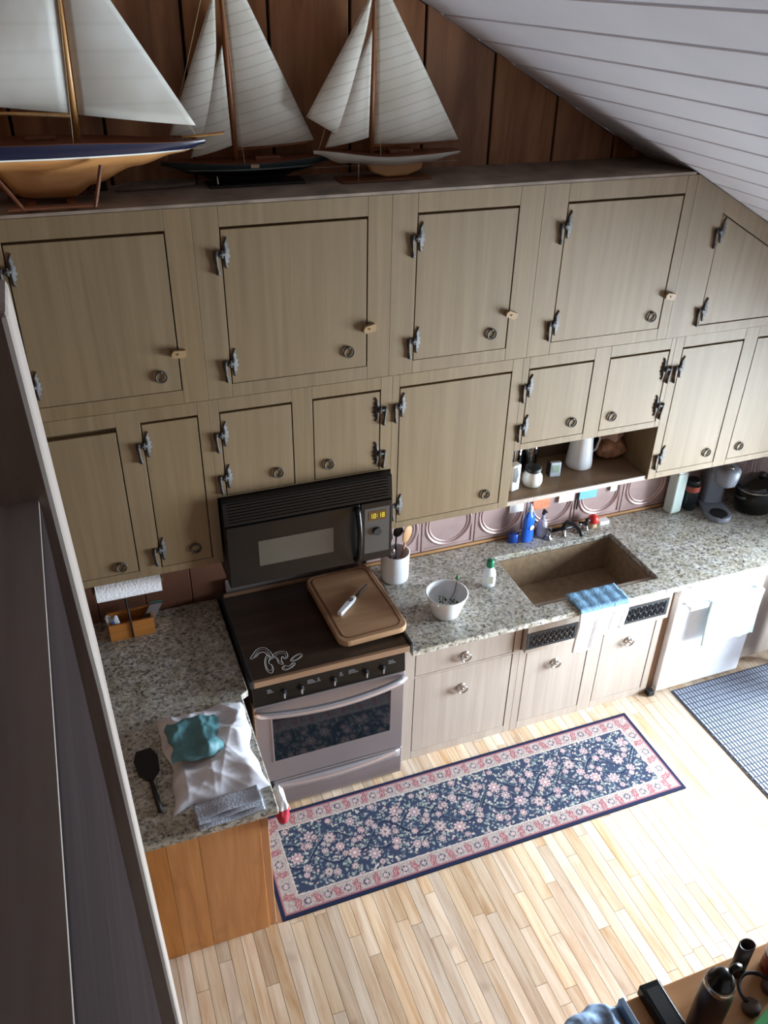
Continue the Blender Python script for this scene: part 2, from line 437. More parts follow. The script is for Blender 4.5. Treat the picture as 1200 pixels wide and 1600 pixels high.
for a in (-1.198, 0, 1.2, 2.338): fm.box(a, a+.06, 0, .04, .302, 1.998)
for z in (.302, 1.938):
    for a, b in ((-1.138, 0), (.06, 1.2), (1.26, 2.338)): fm.box(a, b, 0, .04, z, z+.06)
fm.build('window_frame', WHITEP, wn)
for a, b in ((-1.138, 0), (.06, 1.2), (1.26, 2.338)): MB().box(a, b, .018, .022, .362, 1.938).build('pane', CLEAR, wn)
# sloped ceiling of white boards running away from the gable
sl = math.hypot(1, .529)
ce = struct(MB().prism([(XL, CZ(XL)+.025), (XR+.1, CZ(XR+.1)+.025), (XR+.1, CZ(XR+.1)+.1), (XL, CZ(XL)+.1)], 'y', YF, YW).build('ceiling', plain('ceiling_shadow_gap', (110, 110, 114), .8)))
tag(ce, 'white sloping tongue and groove board ceiling')
BP = .1678
for i in range(-15, 17):
    a = .159+i*BP; b = a+BP
    g = .005
    MB().prism([(a+g, CZ(a+g)), (b-g, CZ(b-g)), (b-g, CZ(b-g)+.025), (a+g, CZ(a+g)+.025)], 'y', YF, YW-.001).build('ceiling_board', CEILW, ce, bevel=.003)
# loft: slab behind, half wall with newel post at the left of the opening
struct(tag(MB().box(-1.33, XR-.002, YF, -2.75, 2.08, 2.29).build('floor_loft', TRIMW), 'edge of the loft floor above the kitchen'))
hw = struct(tag(MB().box(-1.78, -1.343, YF, -1.882, 0, 3.0615).build('wall_loft', SHADESIDE, bevel=.004), 'weathered wooden half wall beside the loft'))
MB().box(-1.78, -1.3445, YF, -1.882, 3.062, 3.07).build('cap_board', OLDWOOD_LIT, hw)  # separate cap so the top carries a painted lit tone over the dark side
pm = MB().add([(-1.52, -1.88, 0), (-1.300, -1.88, 0), (-1.300, -1.74, 0), (-1.52, -1.74, 0),
               (-1.52, -1.88, 1.7), (-1.307, -1.88, 1.7), (-1.307, -1.74, 1.7), (-1.52, -1.74, 1.7),
               (-1.52, -1.88, 2.7), (-1.315, -1.88, 2.7), (-1.315, -1.74, 2.7), (-1.52, -1.74, 2.7),
               (-1.52, -1.88, 3.33), (-1.331, -1.88, 3.33), (-1.331, -1.74, 3.33), (-1.52, -1.74, 3.33)],
              [(0, 3, 2, 1), (12, 13, 14, 15)]+[(4*j+i, 4*j+(i+1) % 4, 4*j+4+(i+1) % 4, 4*j+4+i) for j in range(3) for i in range(4)])
tag(pm.build('newel_post', POSTW_LIT, bevel=.008), 'tall weathered wooden newel post at the end of the half wall', 'post')

# ---------------------------------------------------------------- cabinet hardware
def hinge_mesh(mir):
    s = -1 if mir else 1
    mb = MB()
    pl = [(.005, .012), (.007, .030), (.012, .046), (.024, .062), (.027, .052), (.021, .042), (.030, .034), (.025, .022), (.034, .012), (.028, .002), (.035, -.010), (.026, -.018), (.029, -.030), (.019, -.036), (.026, -.052), (.014, -.054), (.009, -.036), (.005, -.012)]
    mb.prism([(s*a, b) for a, b in pl], 'y', -.004, -.0002)
    mb.cyl((s*.002, -.006, .014), (s*.002, -.006, -.014), .006, n=8)
    mb.cyl((s*.016, -.006, .0), (s*-.018, -.007, .0), .006, .007, n=8)
    mb.tube([(s*-.020, -.007, .012), (s*-.021, -.007, -.01), (s*-.019, -.007, -.04), (s*-.016, -.007, -.062), (s*-.015, -.007, -.074)], [.009, .008, .0045, .006, .009], 8)
    return mb.mesh('hinge', True)
HME = {0: hinge_mesh(0), 1: hinge_mesh(1)}
rp = MB()
rp.tube([(.022*math.cos(2*PI*i/20), -.006, .022*math.sin(2*PI*i/20)) for i in range(20)], .0042, 6, True)
rp.cyl((0, 0, .019), (0, -.010, .021), .005, n=8)
RME = rp.mesh('ring_pull', True)
rs = MB()
rs.cyl((0, 0, 0), (0, -.004, 0), .026, .024, n=16)
rs.cyl((0, -.004, 0), (0, -.022, 0), .007, .009, n=10)
rs.tube([(.027*math.cos(2*PI*i/20), -.021-.006*math.sin(2*PI*i/20), .027*math.sin(2*PI*i/20)-.006) for i in range(20)], .0055, 6, True)
KME = rs.mesh('drop_pull', True)
bt = MB()
bt.prism([(-.026, -.012), (.020, -.016), (.028, -.004), (.026, .014), (-.018, .016), (-.028, .004)], 'y', -.018, -.0005)
bt.cyl((0, -.018, 0), (0, -.021, 0), .004, n=8)
BME = bt.mesh('turn_button')

def door(root, x0, x1, zb, zt, hinge, hz, ring, y=0, g=.0045, gt=.010, mat=BEIGE, poly=None, t=.018):
    gt = g if gt is None else gt
    ox, oy, oz = root.location
    mb = MB()
    if poly: mb.prism([(a-ox, b-oz) for a, b in poly], 'y', .001, .001+t)
    else: mb.box(x0+g-ox, x1-g-ox, .001, .001+t, zb+.0012-oz, zt-gt-oz)
    d = mb.build('door', mat, root, bevel=.0012, seg=1)
    if hinge is not None:
        for z in hz:
            obj('hinge', HME[hinge], IRON, d, ((x1 if hinge else x0)-ox, .001, z-oz))
    if ring: obj('ring_pull', RME, RINGM, d, (ring[0]-ox, .001, ring[1]-oz))
    return d

def unit(name, label, x0, x1, z0, z1, doors, yf=YU, back=YW-.018, buttons=(), rails=True, zrail=None):
    """doors: list of dict(x0,x1,zb,zt,...). stiles between the openings, rails above and below each."""
    r = thing(name, label, 'cabinet', (x0, yf, z0), group=None)
    w, h = x1-x0, z1-z0
    e = .0004
    MB().box(e, w-e, .021, back-yf, e, h-e).build('body', BEIGE, r)
    xs = [x0]+[v for d in doors for v in (d['x0'], d['x1'])]+[x1]
    for i in range(0, len(xs), 2):
        MB().box(xs[i]-x0+e, xs[i+1]-x0-e, 0, .02, e, h-e).build('stile', BEIGE, r, bevel=.0008, seg=1)
    for d in doors:
        if z1-d['zt'] > .004: MB().box(d['x0']-x0+e, d['x1']-x0-e, 0, .02, d['zt']-z0, h-e).build('rail', BEIGE, r, bevel=.0008, seg=1)
        if d['zb']-z0 > .004: MB().box(d['x0']-x0+e, d['x1']-x0-e, 0, .02, e, d['zb']-z0).build('rail', BEIGE, r, bevel=.0008, seg=1)
        door(r, d['x0'], d['x1'], d['zb'], d['zt'], d.get('h'), d.get('hz', ()), d.get('ring'), gt=d.get('gt', .010))
    for bx, bz in buttons:
        o = obj('turn_button', BME, BUTTON, r, (bx-x0, 0, bz-z0)); o.rotation_euler = (0, random.uniform(-.5, .5), 0)
    return r

ZM, ZT, ZB = 2.205, 2.955, 1.404
H1 = (2.782, 2.350)
unit('wall_cabinet', 'beige high cabinet with a square door behind the varnished sailboat hull', -2.3, -.795, ZM, ZT,
     [dict(x0=-1.437, x1=-.892, zb=2.263, zt=2.88, h=0, hz=H1, ring=(-.968, 2.33))], buttons=((-.893, 2.418),))
unit('wall_cabinet', 'beige high cabinet under the dark hulled model sailboat', -.795, -.02, ZM, ZT,
     [dict(x0=-.697, x1=-.119, zb=2.263, zt=2.88, h=0, hz=H1, ring=(-.2, 2.337))], buttons=((-.112, 2.432),))
unit('wall_cabinet', 'beige high cabinet with a tall door below the white hulled sailboat', -.02, .65, ZM, ZT,
     [dict(x0=.088, x1=.54, zb=2.263, zt=2.88, h=0, hz=H1, ring=(.461, 2.339))], buttons=((.545, 2.42),))
unit('wall_cabinet', 'beige high cabinet with its wide door next to the slanted one', .65, 1.41, ZM, ZT,
     [dict(x0=.767, x1=1.355, zb=2.263, zt=2.88, h=0, hz=H1, ring=(1.302, 2.326))], buttons=((1.377, 2.42),))
# slanted unit under the ceiling
r = thing('wall_cabinet', 'beige high cabinet with a slanted door cut to the sloping ceiling', 'cabinet', (1.41, YU, ZM))
def P2(pts): return [(a-1.41, b-ZM) for a, b in pts]
cl = lambda x: CZ(x)-.004
MB().prism(P2([(1.4104, ZM+.0004), (2.78, ZM+.0004), (2.78, cl(2.78)), (1.4104, cl(1.4104))]), 'y', .021, YW-.018-YU).build('body', BEIGE, r)
dtop = lambda x: 2.782-.545*(x-1.585)
MB().prism(P2([(1.4104, ZM), (1.585, ZM), (1.585, cl(1.585)), (1.4104, cl(1.4104))]), 'y', 0, .02).build('stile', BEIGE, r)
MB().prism(P2([(1.5855, ZM), (2.35, ZM), (2.35, 2.249), (1.5855, 2.249)]), 'y', 0, .02).build('rail', BEIGE, r)
MB().prism(P2([(1.5855, dtop(1.5855)), (2.35, dtop(2.35)), (2.35, cl(2.35)), (1.5855, cl(1.5855))]), 'y', 0, .02).build('rail', BEIGE, r)
MB().prism(P2([(2.3505, ZM), (2.78, ZM), (2.78, cl(2.78)), (2.3505, cl(2.3505))]), 'y', 0, .02).build('stile', BEIGE, r)
door(r, 1.588, 2.35, 2.25, 2.7, 0, (2.70, 2.327), None, poly=[(1.589, 2.254), (2.346, 2.254), (2.346, dtop(2.346)-.005), (1.589, dtop(1.589)-.006)])

unit('wall_cabinet', 'beige two door cabinet hanging over the paper towel roll', -2.3, -.80, ZB, ZM,
     [dict(x0=-1.46, x1=-1.167, zb=1.442, zt=2.142, ring=(-1.239, 1.481), gt=.022, h=0, hz=(2.03, 1.53)),
      dict(x0=-1.074, x1=-.846, zb=1.44, zt=2.147, h=0, hz=(2.045, 1.532), ring=(-.916, 1.508))])
unit('wall_cabinet', 'short beige two door cabinet directly above the microwave', -.80, -.0, 1.742, ZM,
     [dict(x0=-.76, x1=-.452, zb=1.75, zt=2.147, h=0, hz=(2.041, 1.837), ring=(-.526, 1.821)),
      dict(x0=-.364, x1=-.054, zb=1.75, zt=2.147, h=1, hz=(2.051, 1.834), ring=(-.295, 1.821))])
unit('wall_cabinet', 'beige one door cabinet between the microwave and the open shelf', -.0, .64, ZB, ZM,
     [dict(x0=.033, x1=.586, zb=1.44, zt=2.147, h=0, hz=(2.054, 1.534), ring=(.507, 1.507))])
unit('wall_cabinet', 'short beige two door cabinet above the open shelf', .64, 1.478, 1.722, ZM,
     [dict(x0=.673, x1=1.023, zb=1.757, zt=2.147, h=0, hz=(2.056, 1.849), ring=(.95, 1.83)),
      dict(x0=1.11, x1=1.453, zb=1.757, zt=2.147, h=1, hz=(2.043, 1.845), ring=(1.179, 1.826))])
unit('wall_cabinet', 'beige two door cabinet hanging over the grey coffee maker', 1.478, 2.78, ZB, ZM,
     [dict(x0=1.527, x1=1.902, zb=1.44, zt=2.147, h=0, hz=(2.039, 1.539), ring=(1.84, 1.508)),
      dict(x0=1.985, x1=2.40, zb=1.44, zt=2.147, h=1, hz=(2.04, 1.54), ring=(2.058, 1.51))])
tag(MB().box(-2.3, 1.395, YU+.001, YW-.018, ZT+.0005, ZT+.012).build('cabinet_top_board', TOPB), 'long dusty brown board on top of the high cabinets', 'board')
# open shelf
sh = thing('open_shelf', 'narrow beige wooden shelf under the short cabinet above the sink', 'shelf', (.64, .235, 1.405))
MB().box(.001, .837, 0, YW-.021-.235, 0, .018).build('board', wood('shelf_wood', [(.3, (128, 102, 80)), (.7, (150, 124, 98))], 'x', 5, 14, .5), sh, bevel=.002)
MB().box(.001, .837, -.012, -.0005, -.004, .022).build('lip', BEIGE_LOW, sh, bevel=.002)
MB().box(.001, .837, YW-.0205-.235, YW-.015-.235, .0, .315).build('back_panel', wood('niche_back', [(.3, (84, 66, 50)), (.7, (104, 84, 64))], 'x', 5, 10, .7), sh)

# ---------------------------------------------------------------- base cabinets
CT, CB, CF = .914, .878, -.125      # counter top, underside, front edge
def pull(parent, root, x, z):
    ox, oy, oz = root.location
    obj('drop_pull', KME, SILVER, parent, (x-ox, .001, z-oz))
def slabs(root, name, x0, x1, z0, z1, mat=BEIGE_LOW, y0=0, y1=.02, e=.0004):
    ox, oy, oz = root.location
    return MB().box(x0-ox+e, x1-ox-e, y0, y1, z0-oz+e, z1-oz-e).build(name, mat, root, bevel=.001, seg=1)
def lowdoor(root, name, x0, x1, zb, zt, g=.005):
    ox, oy, oz = root.location
    return MB().box(x0-ox+g, x1-ox-g, .001, .019, zb-oz+.0015, zt-oz-.002).build(name, BEIGE_LOW, root, bevel=.0012, seg=1)

a = thing('base_cabinet', 'pale wood base cabinet with a drawer over a door beside the oven', 'cabinet', (.01, 0, 0))
MB().box(.0005, .6795, .021, YW-.02, .0, CB-.001).build('body', BEIGE_LOW, a)
slabs(a, 'stile', .01, .077, 0, CB-.001); slabs(a, 'stile', .649, .69, 0, CB-.001)
slabs(a, 'rail', .077, .649, .0, .055); slabs(a, 'rail', .077, .649, .598, .612); slabs(a, 'rail', .077, .649, .80, CB-.001)
d = lowdoor(a, 'door', .077, .649, .055, .598); pull(d, a, .354, .455)
d = lowdoor(a, 'drawer', .077, .649, .612, .80); pull(d, a, .359, .68)

b = thing('sink_cabinet', 'pale wood sink base cabinet with two doors and black vent grilles', 'cabinet', (.69, 0, 0))
bd = MB(); bd.box(.0005, .9295, .021, .04, 0, CB-.001); bd.box(.0005, .02, .04, YW-.02, 0, CB-.001); bd.box(.91, .9295, .04, YW-.02, 0, CB-.001); bd.box(.02, .91, .04, YW-.02, 0, .02)
bd.build('body', BEIGE_LOW, b)
slabs(b, 'stile', .69, .734, 0, .615); slabs(b, 'stile', 1.133, 1.222, 0, .60); slabs(b, 'stile', 1.575, 1.62, 0, .615)
slabs(b, 'rail', .734, 1.133, 0, .055); slabs(b, 'rail', 1.222, 1.575, 0, .055); slabs(b, 'apron', .70, 1.612, .615, CB-.001, y0=-.036); slabs(b, 'rail', .734, 1.575, .60, .615)
d = lowdoor(b, 'door', .734, 1.133, .055, .598); pull(d, b, .924, .46)
d = lowdoor(b, 'door', 1.222, 1.575, .055, .598); pull(d, b, 1.40, .48)
def grille(parent, x0, x1, z0, z1):
    ox, oy, oz = parent.location
    fr = MB(); w, h = x1-x0, z1-z0
    fr.box(0, w, -.004, -.0006, 0, .016); fr.box(0, w, -.004, -.0006, h-.016, h)
    fr.box(0, .018, -.004, -.0006, .016, h-.016); fr.box(w-.018, w, -.004, -.0006, .016, h-.016)
    g = fr.build('vent_grille', BLACKM, parent, (x0-ox, -.036, z0-oz))
    MB().box(.018, w-.018, -.0016, -.0006, .016, h-.016).build('backing', BLACK, g)
    sc = MB(); n = max(4, int((w-.036)/.034))
    for i in range(n):
        cx = .018+(i+.5)*(w-.036)/n
        for sz in (-1, 1):
            cz = h/2+sz*(h-.032)*.25
            sc.tube([(cx+.012*math.cos(2*PI*q/12), -.0028, cz+(h-.036)*.22*math.sin(2*PI*q/12)) for q in range(12)], .0016, 4, True)
        sc.tube([(cx-.016, -.0028, .018), (cx+.016, -.0028, h-.018)], .0016, 4); sc.tube([(cx+.016, -.0028, .018), (cx-.016, -.0028, h-.018)], .0016, 4)
    sc.build('scrollwork', plain('grille_iron', (54, 54, 58), .4, .5) if not bpy.data.materials.get('grille_iron') else bpy.data.materials['grille_iron'], g)
grille(b, .700, 1.008, .642, .752)
grille(b, 1.295, 1.592, .648, .765)
# brown filler and end panels
tag(MB().box(1.622, 1.668, .012, YW-.02, 0, CB-.001).build('filler_panel', wood('filler_brown', [(.3, (128, 98, 72)), (.7, (150, 118, 90))], 'z', 5, 14, .5), bevel=.002), 'narrow brown upright panel between sink cabinet and dishwasher', 'panel')
e_ = thing('base_cabinet', 'pale base cabinet end to the right of the white dishwasher', 'cabinet', (2.292, .03, 0))
MB().box(.0, .42, .021, YW-.05, .0, CB-.001).build('body', BEIGE_LOW, e_)
MB().box(.001, .418, 0, .0205, .03, CB-.002).build('door', BEIGE_LOW, e_, bevel=.002)

# dishwasher
dw = thing('dishwasher', 'white dishwasher with a towel bar handle', 'dishwasher', (1.672, -.028, 0))
MB().box(.004, .608, .045, YW+.028-.03, .0, CB-.002).build('body', WHITEP, dw)
MB().box(0, .612, 0, .044, .012, .74).build('door', plain('white_enamel', (240, 242, 246), .22), dw, bevel=.006)
MB().box(0, .612, -.004, .044, .745, CB-.004).build('control_panel', plain('white_enamel_panel', (238, 240, 244), .3), dw, bevel=.006)
MB().box(.55, .575, -.0055, -.0041, .79, .80).build('badge', GREY, dw)
hb = MB(); hb.box(.045, .565, -.060, -.044, .668, .696); hb.box(.045, .07, -.044, -.0003, .672, .692); hb.box(.54, .565, -.044, -.0003, .672, .692)
hb.build('handle', WHITEP, dw, bevel=.003)
tw = MB()
def fn(u, v):
    # towel over the bar: back side then front side
    L = .34; s_ = v*L*2
    x_ = .182+u*.375+.006*math.sin(v*7)
    wv = .003*math.sin(u*19+v*3)+.002*math.sin(u*41)
    if s_ < L-.02: y_, z_ = -.038+wv*.5, .698-(L-.02-s_)*.25
    elif s_ < L+.02:
        t = (s_-L+.02)/.04*PI; y_, z_ = -.0525+.0145*math.cos(t), .698+.006*math.sin(t)
    else: y_, z_ = -.067+wv, .698-(s_-L-.02)
    return (x_, y_, z_)
tw.grid(fn, 24, 40)
tag(tw.build('hand_towel', plain('pale_aqua_cloth', (214, 236, 240), .9, bump=.3, bscale=120), None, (1.672, -.028, 0), True, solid=.003), 'pale aqua hand towel hanging from the dishwasher handle', 'towel')

# ---------------------------------------------------------------- counters, sink
def slab_hole(xs, ys, hole, z0, z1):
    mb = MB(); nx, ny = len(xs), len(ys); idx = {}
    for l, z in enumerate((z0, z1)):
        for j, y in enumerate(ys):
            for i, x in enumerate(xs): idx[i, j, l] = len(mb.v); mb.v.append((x, y, z))
    cells = {(i, j) for i in range(nx-1) for j in range(ny-1)}-set(hole)
    for i, j in cells:
        q = [(i, j), (i+1, j), (i+1, j+1), (i, j+1)]
        mb.f.append(tuple(idx[a, b, 1] for a, b in q)); mb.f.append(tuple(idx[a, b, 0] for a, b in reversed(q)))
        for n, (a, b) in enumerate(((0, -1), (1, 0), (0, 1), (-1, 0))):
            if (i+a, j+b) not in cells:
                p, r_ = q[n], q[(n+1) % 4]
                mb.f.append((idx[p+(0,)], idx[r_+(0,)], idx[r_+(1,)], idx[p+(1,)]))
    return mb
SX0, SX1, SY0, SY1 = .735, 1.493, -.019, .443
tag(slab_hole([.004, SX0, SX1, 2.76], [CF, SY0, SY1, YW-.016], [(1, 1)], CB, CT).build('worktop', GRAN, bevel=.006, seg=3), 'grey speckled granite worktop with the sink cutout', 'worktop')
tag(MB().prism([(-2.3, -.79), (-.832, -.79), (-.832, -.135), (-.80, -.12), (-.80, YW-.016), (-2.3, YW-.016)], 'z', CB, CT).build('worktop', GRAN, bevel=.006, seg=3), 'speckled granite worktop left of the range under the plastic bag', 'worktop')
tr = tag(MB().box(.004, 2.70, YW-.0155, YW-.0005, CT-.001, CT+.017).build('backsplash_trim', TRIMW, bevel=.003), 'thin oak strip along the back of the sink worktop', 'trim')
sk = thing('sink', 'large brown composite undermount sink basin', 'sink', (SX0, SY0, CB))
sm = MB(); W_, D_, H_ = SX1-SX0, SY1-SY0, .215
t_ = .012
sm.box(-t_, 0, -t_, D_+t_, -H_, -.001); sm.box(W_, W_+t_, -t_, D_+t_, -H_, -.001); sm.box(0, W_, -t_, 0, -H_, -.001); sm.box(0, W_, D_, D_+t_, -H_, -.001); sm.box(-t_, W_+t_, -t_, D_+t_, -H_-t_, -H_)
sm.build('basin', CEMENT, sk)
dm = MB(); dm.lathe([(.045, 0), (.045, .003), (.03, .002), (.028, -.0)], (W_*.55, D_*.5, -H_+.0005), 20); dm.build('drain', SILVER, sk)

# left run: peninsula cabinet
pc = thing('peninsula_cabinet', 'orange pine end cabinet below the worktop with the plastic bag', 'cabinet', (-1.36, -.69, 0))
MB().box(-.9, .462, .021, YW+.69-.02, 0, CB-.02).build('body', PANEL, pc)
xs = [-.9]
while xs[-1] < .3: xs.append(xs[-1]+random.uniform(.07, .13))
xs[-1] = .467
for p, q in zip(xs[:-1], xs[1:]):
    MB().box(p+.0005, q-.0005, 0, .02, .0, CB-.02).build('panel_board', PANEL, pc, bevel=.001, seg=1)
MB().box(.4675, .502, .006, .05, .0, CB-.02).build('corner_strip', wood('corner_pine', [(.3, (168, 118, 78)), (.7, (196, 146, 102))], 'z', 6, 14, .5), pc, bevel=.003)
MB().box(.463, .48, .051, .56, .05, CB-.03).build('side_door', BEIGE_LOW, pc, bevel=.002)
MB().box(-.9, .505, -.06, .02, CB-.019, CB-.001).build('apron', DARKIN, pc)

# ---------------------------------------------------------------- range with cover
rg = thing('range', 'stainless steel electric range with black control panel', 'range', (-.775, -.078, 0))
w = .765
MB().box(.002, w-.002, .05, .66, .005, .912).build('body', BLACKM, rg)
odo = MB()
odo.prism([(0, .215), (w, .215), (w, .748), (0, .748)], 'y', 0, .049)
od = odo.build('oven_door', STEEL, rg, bevel=.006, seg=3)
MB().box(.083, .692, -.003, -.0003, .362, .65).build('window', GLASSBLK, od, bevel=.001)
MB().box(.078, .083, -.004, -.0003, .357, .655).build('window_trim', STEEL2, od)
hd = MB()
hd.tube([(.0+w*t, -.014-.05*math.sin(PI*t)**.6, .722-.012*math.sin(PI*t)) for t in [i/24 for i in range(25)]], [.013]+[.019]*23+[.013], 12)
hd.build('handle', STEEL2, od, smooth=True)
db = MB(); db.prism([(0, .02), (w, .02), (w, .208), (0, .208)], 'y', 0, .049)
dd = db.build('storage_drawer', STEEL, rg, bevel=.006, seg=3)
dl = MB()
def lf(u, v):
    x_ = .012+u*(w-.024); d_ = .034*math.sin(PI*u)**.7
    return (x_, -.002-d_*math.sin(PI*min(v*1.3, 1))*.9, .2-.05*v-.03*math.sin(PI*u)*v)
dl.grid(lf, 24, 8); dl.build('drawer_lip', STEEL2, dd, smooth=True, solid=.004)
# control console, leaning
cp = MB(); cp.prism([(-.004, .755), (.046, .755), (.046, .905), (.012, .905)], 'x', 0, w)
cpo = cp.build('control_panel', BLACK, rg, bevel=.004)
for kx in (.147, .231, .393, .556, .642):
    km = MB(); km.cyl((0, 0, 0), (0, -.020, -.004), .017, .013, n=16)
    ko = km.build('knob', plain('knob_black', (30, 30, 34), .3) if not bpy.data.materials.get('knob_black') else bpy.data.materials['knob_black'], cpo, (kx, .002, .808))
    MB().box(-.0035, .0035, -.028, -.0195, -.016, .013).build('knob_grip', STEEL2, ko, bevel=.002)
for kx, kw in ((.07, .03), (.265, .045), (.315, .015), (.425, .018), (.47, .05), (.675, .04)):
    for q in range(3):
        MB().box(kx, kx+kw*(1-.2*q), -.0002+.0002*q+.002, .003+.0012*q+.002, .822+.009*q, .825+.009*q).build('marking', PRINTD, cpo)
MB().box(.02, .745, .645, .66, .912, 1.03).build('backguard', STEEL, rg, bevel=.004)
# stove cover board
sc = thing('stove_cover', 'dark wooden stove cover board printed with a white lake outline', 'stove cover', (-.788, -.122, .9145))
CW, CD = .795, .68
MB().box(.016, CW-.016, .02, CD-.02, .004, .032).build('board', COVERW, sc)
for x0 in (0, CW-.015): MB().box(x0, x0+.015, 0, CD, .001, .046).build('side_rail', BLACKM, sc, bevel=.003)
MB().box(.0155, CW-.0155, 0, .0195, .001, .036).build('front_strip', BRONZE, sc, bevel=.003)
MB().box(.0155, CW-.0155, CD-.0195, CD, .001, .046).build('rear_strip', BRONZE, sc, bevel=.003)
# outline of the five lakes, traced as a closed double line
LK = {'a': [(0.040, 0.169), (0.057, 0.194), (0.087, 0.225), (0.119, 0.225), (0.135, 0.200), (0.143, 0.169), (0.141, 0.136), (0.128, 0.151), (0.119, 0.183), (0.104, 0.198), (0.079, 0.192), (0.058, 0.170)],
      'b': [(0.120, 0.167), (0.102, 0.140), (0.094, 0.102), (0.095, 0.062), (0.109, 0.042), (0.123, 0.064), (0.124, 0.094), (0.114, 0.110), (0.123, 0.137), (0.137, 0.145)],
      'c': [(0.145, 0.158), (0.176, 0.173), (0.209, 0.161), (0.209, 0.128), (0.193, 0.115), (0.185, 0.136), (0.173, 0.109), (0.176, 0.083), (0.157, 0.095), (0.156, 0.128)],
      'd': [(0.163, 0.058), (0.178, 0.072), (0.196, 0.061), (0.222, 0.077), (0.227, 0.065), (0.202, 0.046), (0.173, 0.041)],
      'e': [(0.213, 0.095), (0.237, 0.118), (0.270, 0.127), (0.274, 0.110), (0.252, 0.094), (0.228, 0.087)]}      # metres on the cover board
pm = MB()
for k, pts in LK.items():
    P = [Vector((q[0], q[1], .0326)) for q in pts]
    Q = []
    n = len(P)
    for i in range(n):
        p0, p1, p2, p3 = P[i-1], P[i], P[(i+1) % n], P[(i+2) % n]
        for t in (0, .33, .66):
            Q.append(.5*((2*p1)+(p2-p0)*t+(2*p0-5*p1+4*p2-p3)*t*t+(3*p1-p0-3*p2+p3)*t**3))
    pm.tube(Q, .0017, 4, True, flat=.3)
    c = sum(Q, Vector())/len(Q)
    pm.tube([c+(q-c)*.72 for q in Q], .0010, 4, True, flat=.3)
pm.build('lake_print', PRINT, sc)

# cutting board on the cover
cb = thing('cutting_board', 'rounded maple cutting board with juice groove on the stove cover', 'cutting board', (-.165, .235, .9615), .04)
def rrect(hx, hy, r, n=6):
    out = []
    for cx, cy, a0 in ((hx-r, hy-r, 0), (-hx+r, hy-r, PI/2), (-hx+r, -hy+r, PI), (hx-r, -hy+r, 1.5*PI)):
        for i in range(n+1):
            a_ = a0+PI/2*i/n; out.append((cx+r*math.cos(a_), cy+r*math.sin(a_)))
    return out
MB().prism(rrect(.178, .275, .05), 'z', .0, .034).build('board', MAPLE, cb, bevel=.006, seg=3)
gv = [(p[0], p[1], .0345) for p in rrect(.152, .249, .04)]
MB().tube(gv, .0045, 6, True, flat=.35).build('juice_groove', plain('groove_brown', (116, 78, 48), .6), cb)
MB().box(-.055, .055, .262, .2745, .0343, .0355).build('handle_slot', plain('slot_brown', (96, 66, 42), .7), cb)
# lighter
lg = thing('utility_lighter', 'white handled utility lighter lying on the cutting board', 'lighter', (-.165, .25, .9967), .73)
MB().prism([(-.15, -.014), (-.03, -.017), (.0, -.012), (.01, .004), (-.01, .013), (-.06, .016), (-.15, .012)], 'z', .0, .022).build('handle', WHITEP, lg, bevel=.005, seg=3)
MB().cyl((.008, -.004, .011), (.125, -.004, .011), .006, .0055, n=10).build('barrel', BLACKM, lg, smooth=True)
MB().tube([(-.035+.011*math.cos(2*PI*i/14), .0+.008*math.sin(2*PI*i/14), .0225) for i in range(14)], .003, 6, True).build('trigger', BLACK, lg)

# ---------------------------------------------------------------- microwave
mw = thing('microwave', 'black over the range microwave with a curved handle', 'microwave', (-.79, .15, 1.29))
MB().box(.0, .78, .025, YW-.15-.02, 0, .448).build('body', BLACKM, mw)
MB().box(.0, .62, 0, .024, .006, .33).build('door', BLACK, mw, bevel=.004)
MB().box(.14, .49, -.0012, -.0002, .10, .235).build('window', plain('mesh_window', (72, 68, 60), .35), mw)
vg = MB()
vg.prism([(.006, .335), (.024, .335), (.024, .446), (.02, .446)], 'x', .0, .78)
vgo = vg.build('vent_panel', BLACK, mw)
for i in range(7):
    z = .345+.0145*i
    MB().box(.02, .76, .006+(z-.335)*.126-.004, .009+(z-.335)*.126, z, z+.006).build('louver', BLACK, vgo)
MB().box(.624, .78, 0, .024, .006, .33).build('control_panel', BLACK, mw, bevel=.003)
MB().box(.642, .765, -.0012, -.0002, .05, .30).build('keypad', plain('keypad_grey', (64, 62, 60), .4), mw)
MB().lathe([(.022, 0), (.020, .012)], (0, 0, 0), 20).build('dial', BLACKM, mw, (.704, -.0014, .17)).rotation_euler = (PI/2, 0, 0)
MB().box(.662, .748, -.0024, -.0014, .232, .282).build('display', plain('display_dark', (76, 52, 20), .3), mw)
seg = {'1': 'bc', '0': 'abcdef', '8': 'abcdefg'}
dg = MB()
def digit(ch, x, z, w_=.011, h_=.024, t=.0026):
    R_ = {'a': (0, w_, h_-t, h_), 'g': (0, w_, h_/2-t/2, h_/2+t/2), 'd': (0, w_, 0, t), 'b': (w_-t, w_, h_/2, h_), 'c': (w_-t, w_, 0, h_/2), 'f': (0, t, h_/2, h_), 'e': (0, t, 0, h_/2)}
    for q in seg[ch]:
        a_, b_, c_, d_ = R_[q]; dg.box(x+a_, x+b_, -.0034, -.0026, z+c_, z+d_)
for ch, x in zip('1018', (.668, .685, .711, .728)): digit(ch, x, .244)
dg.box(.7015, .7045, -.0034, -.0026, .250, .253); dg.box(.7015, .7045, -.0034, -.0026, .260, .263)
dg.build('clock_digits', LIT, mw)
hm = MB(); hm.tube([(.603, -.004-.045*math.sin(PI*t)**.7, .02+.30*t) for t in [i/16 for i in range(17)]], .013, 10); hm.build('handle', BLACK, mw, smooth=True)

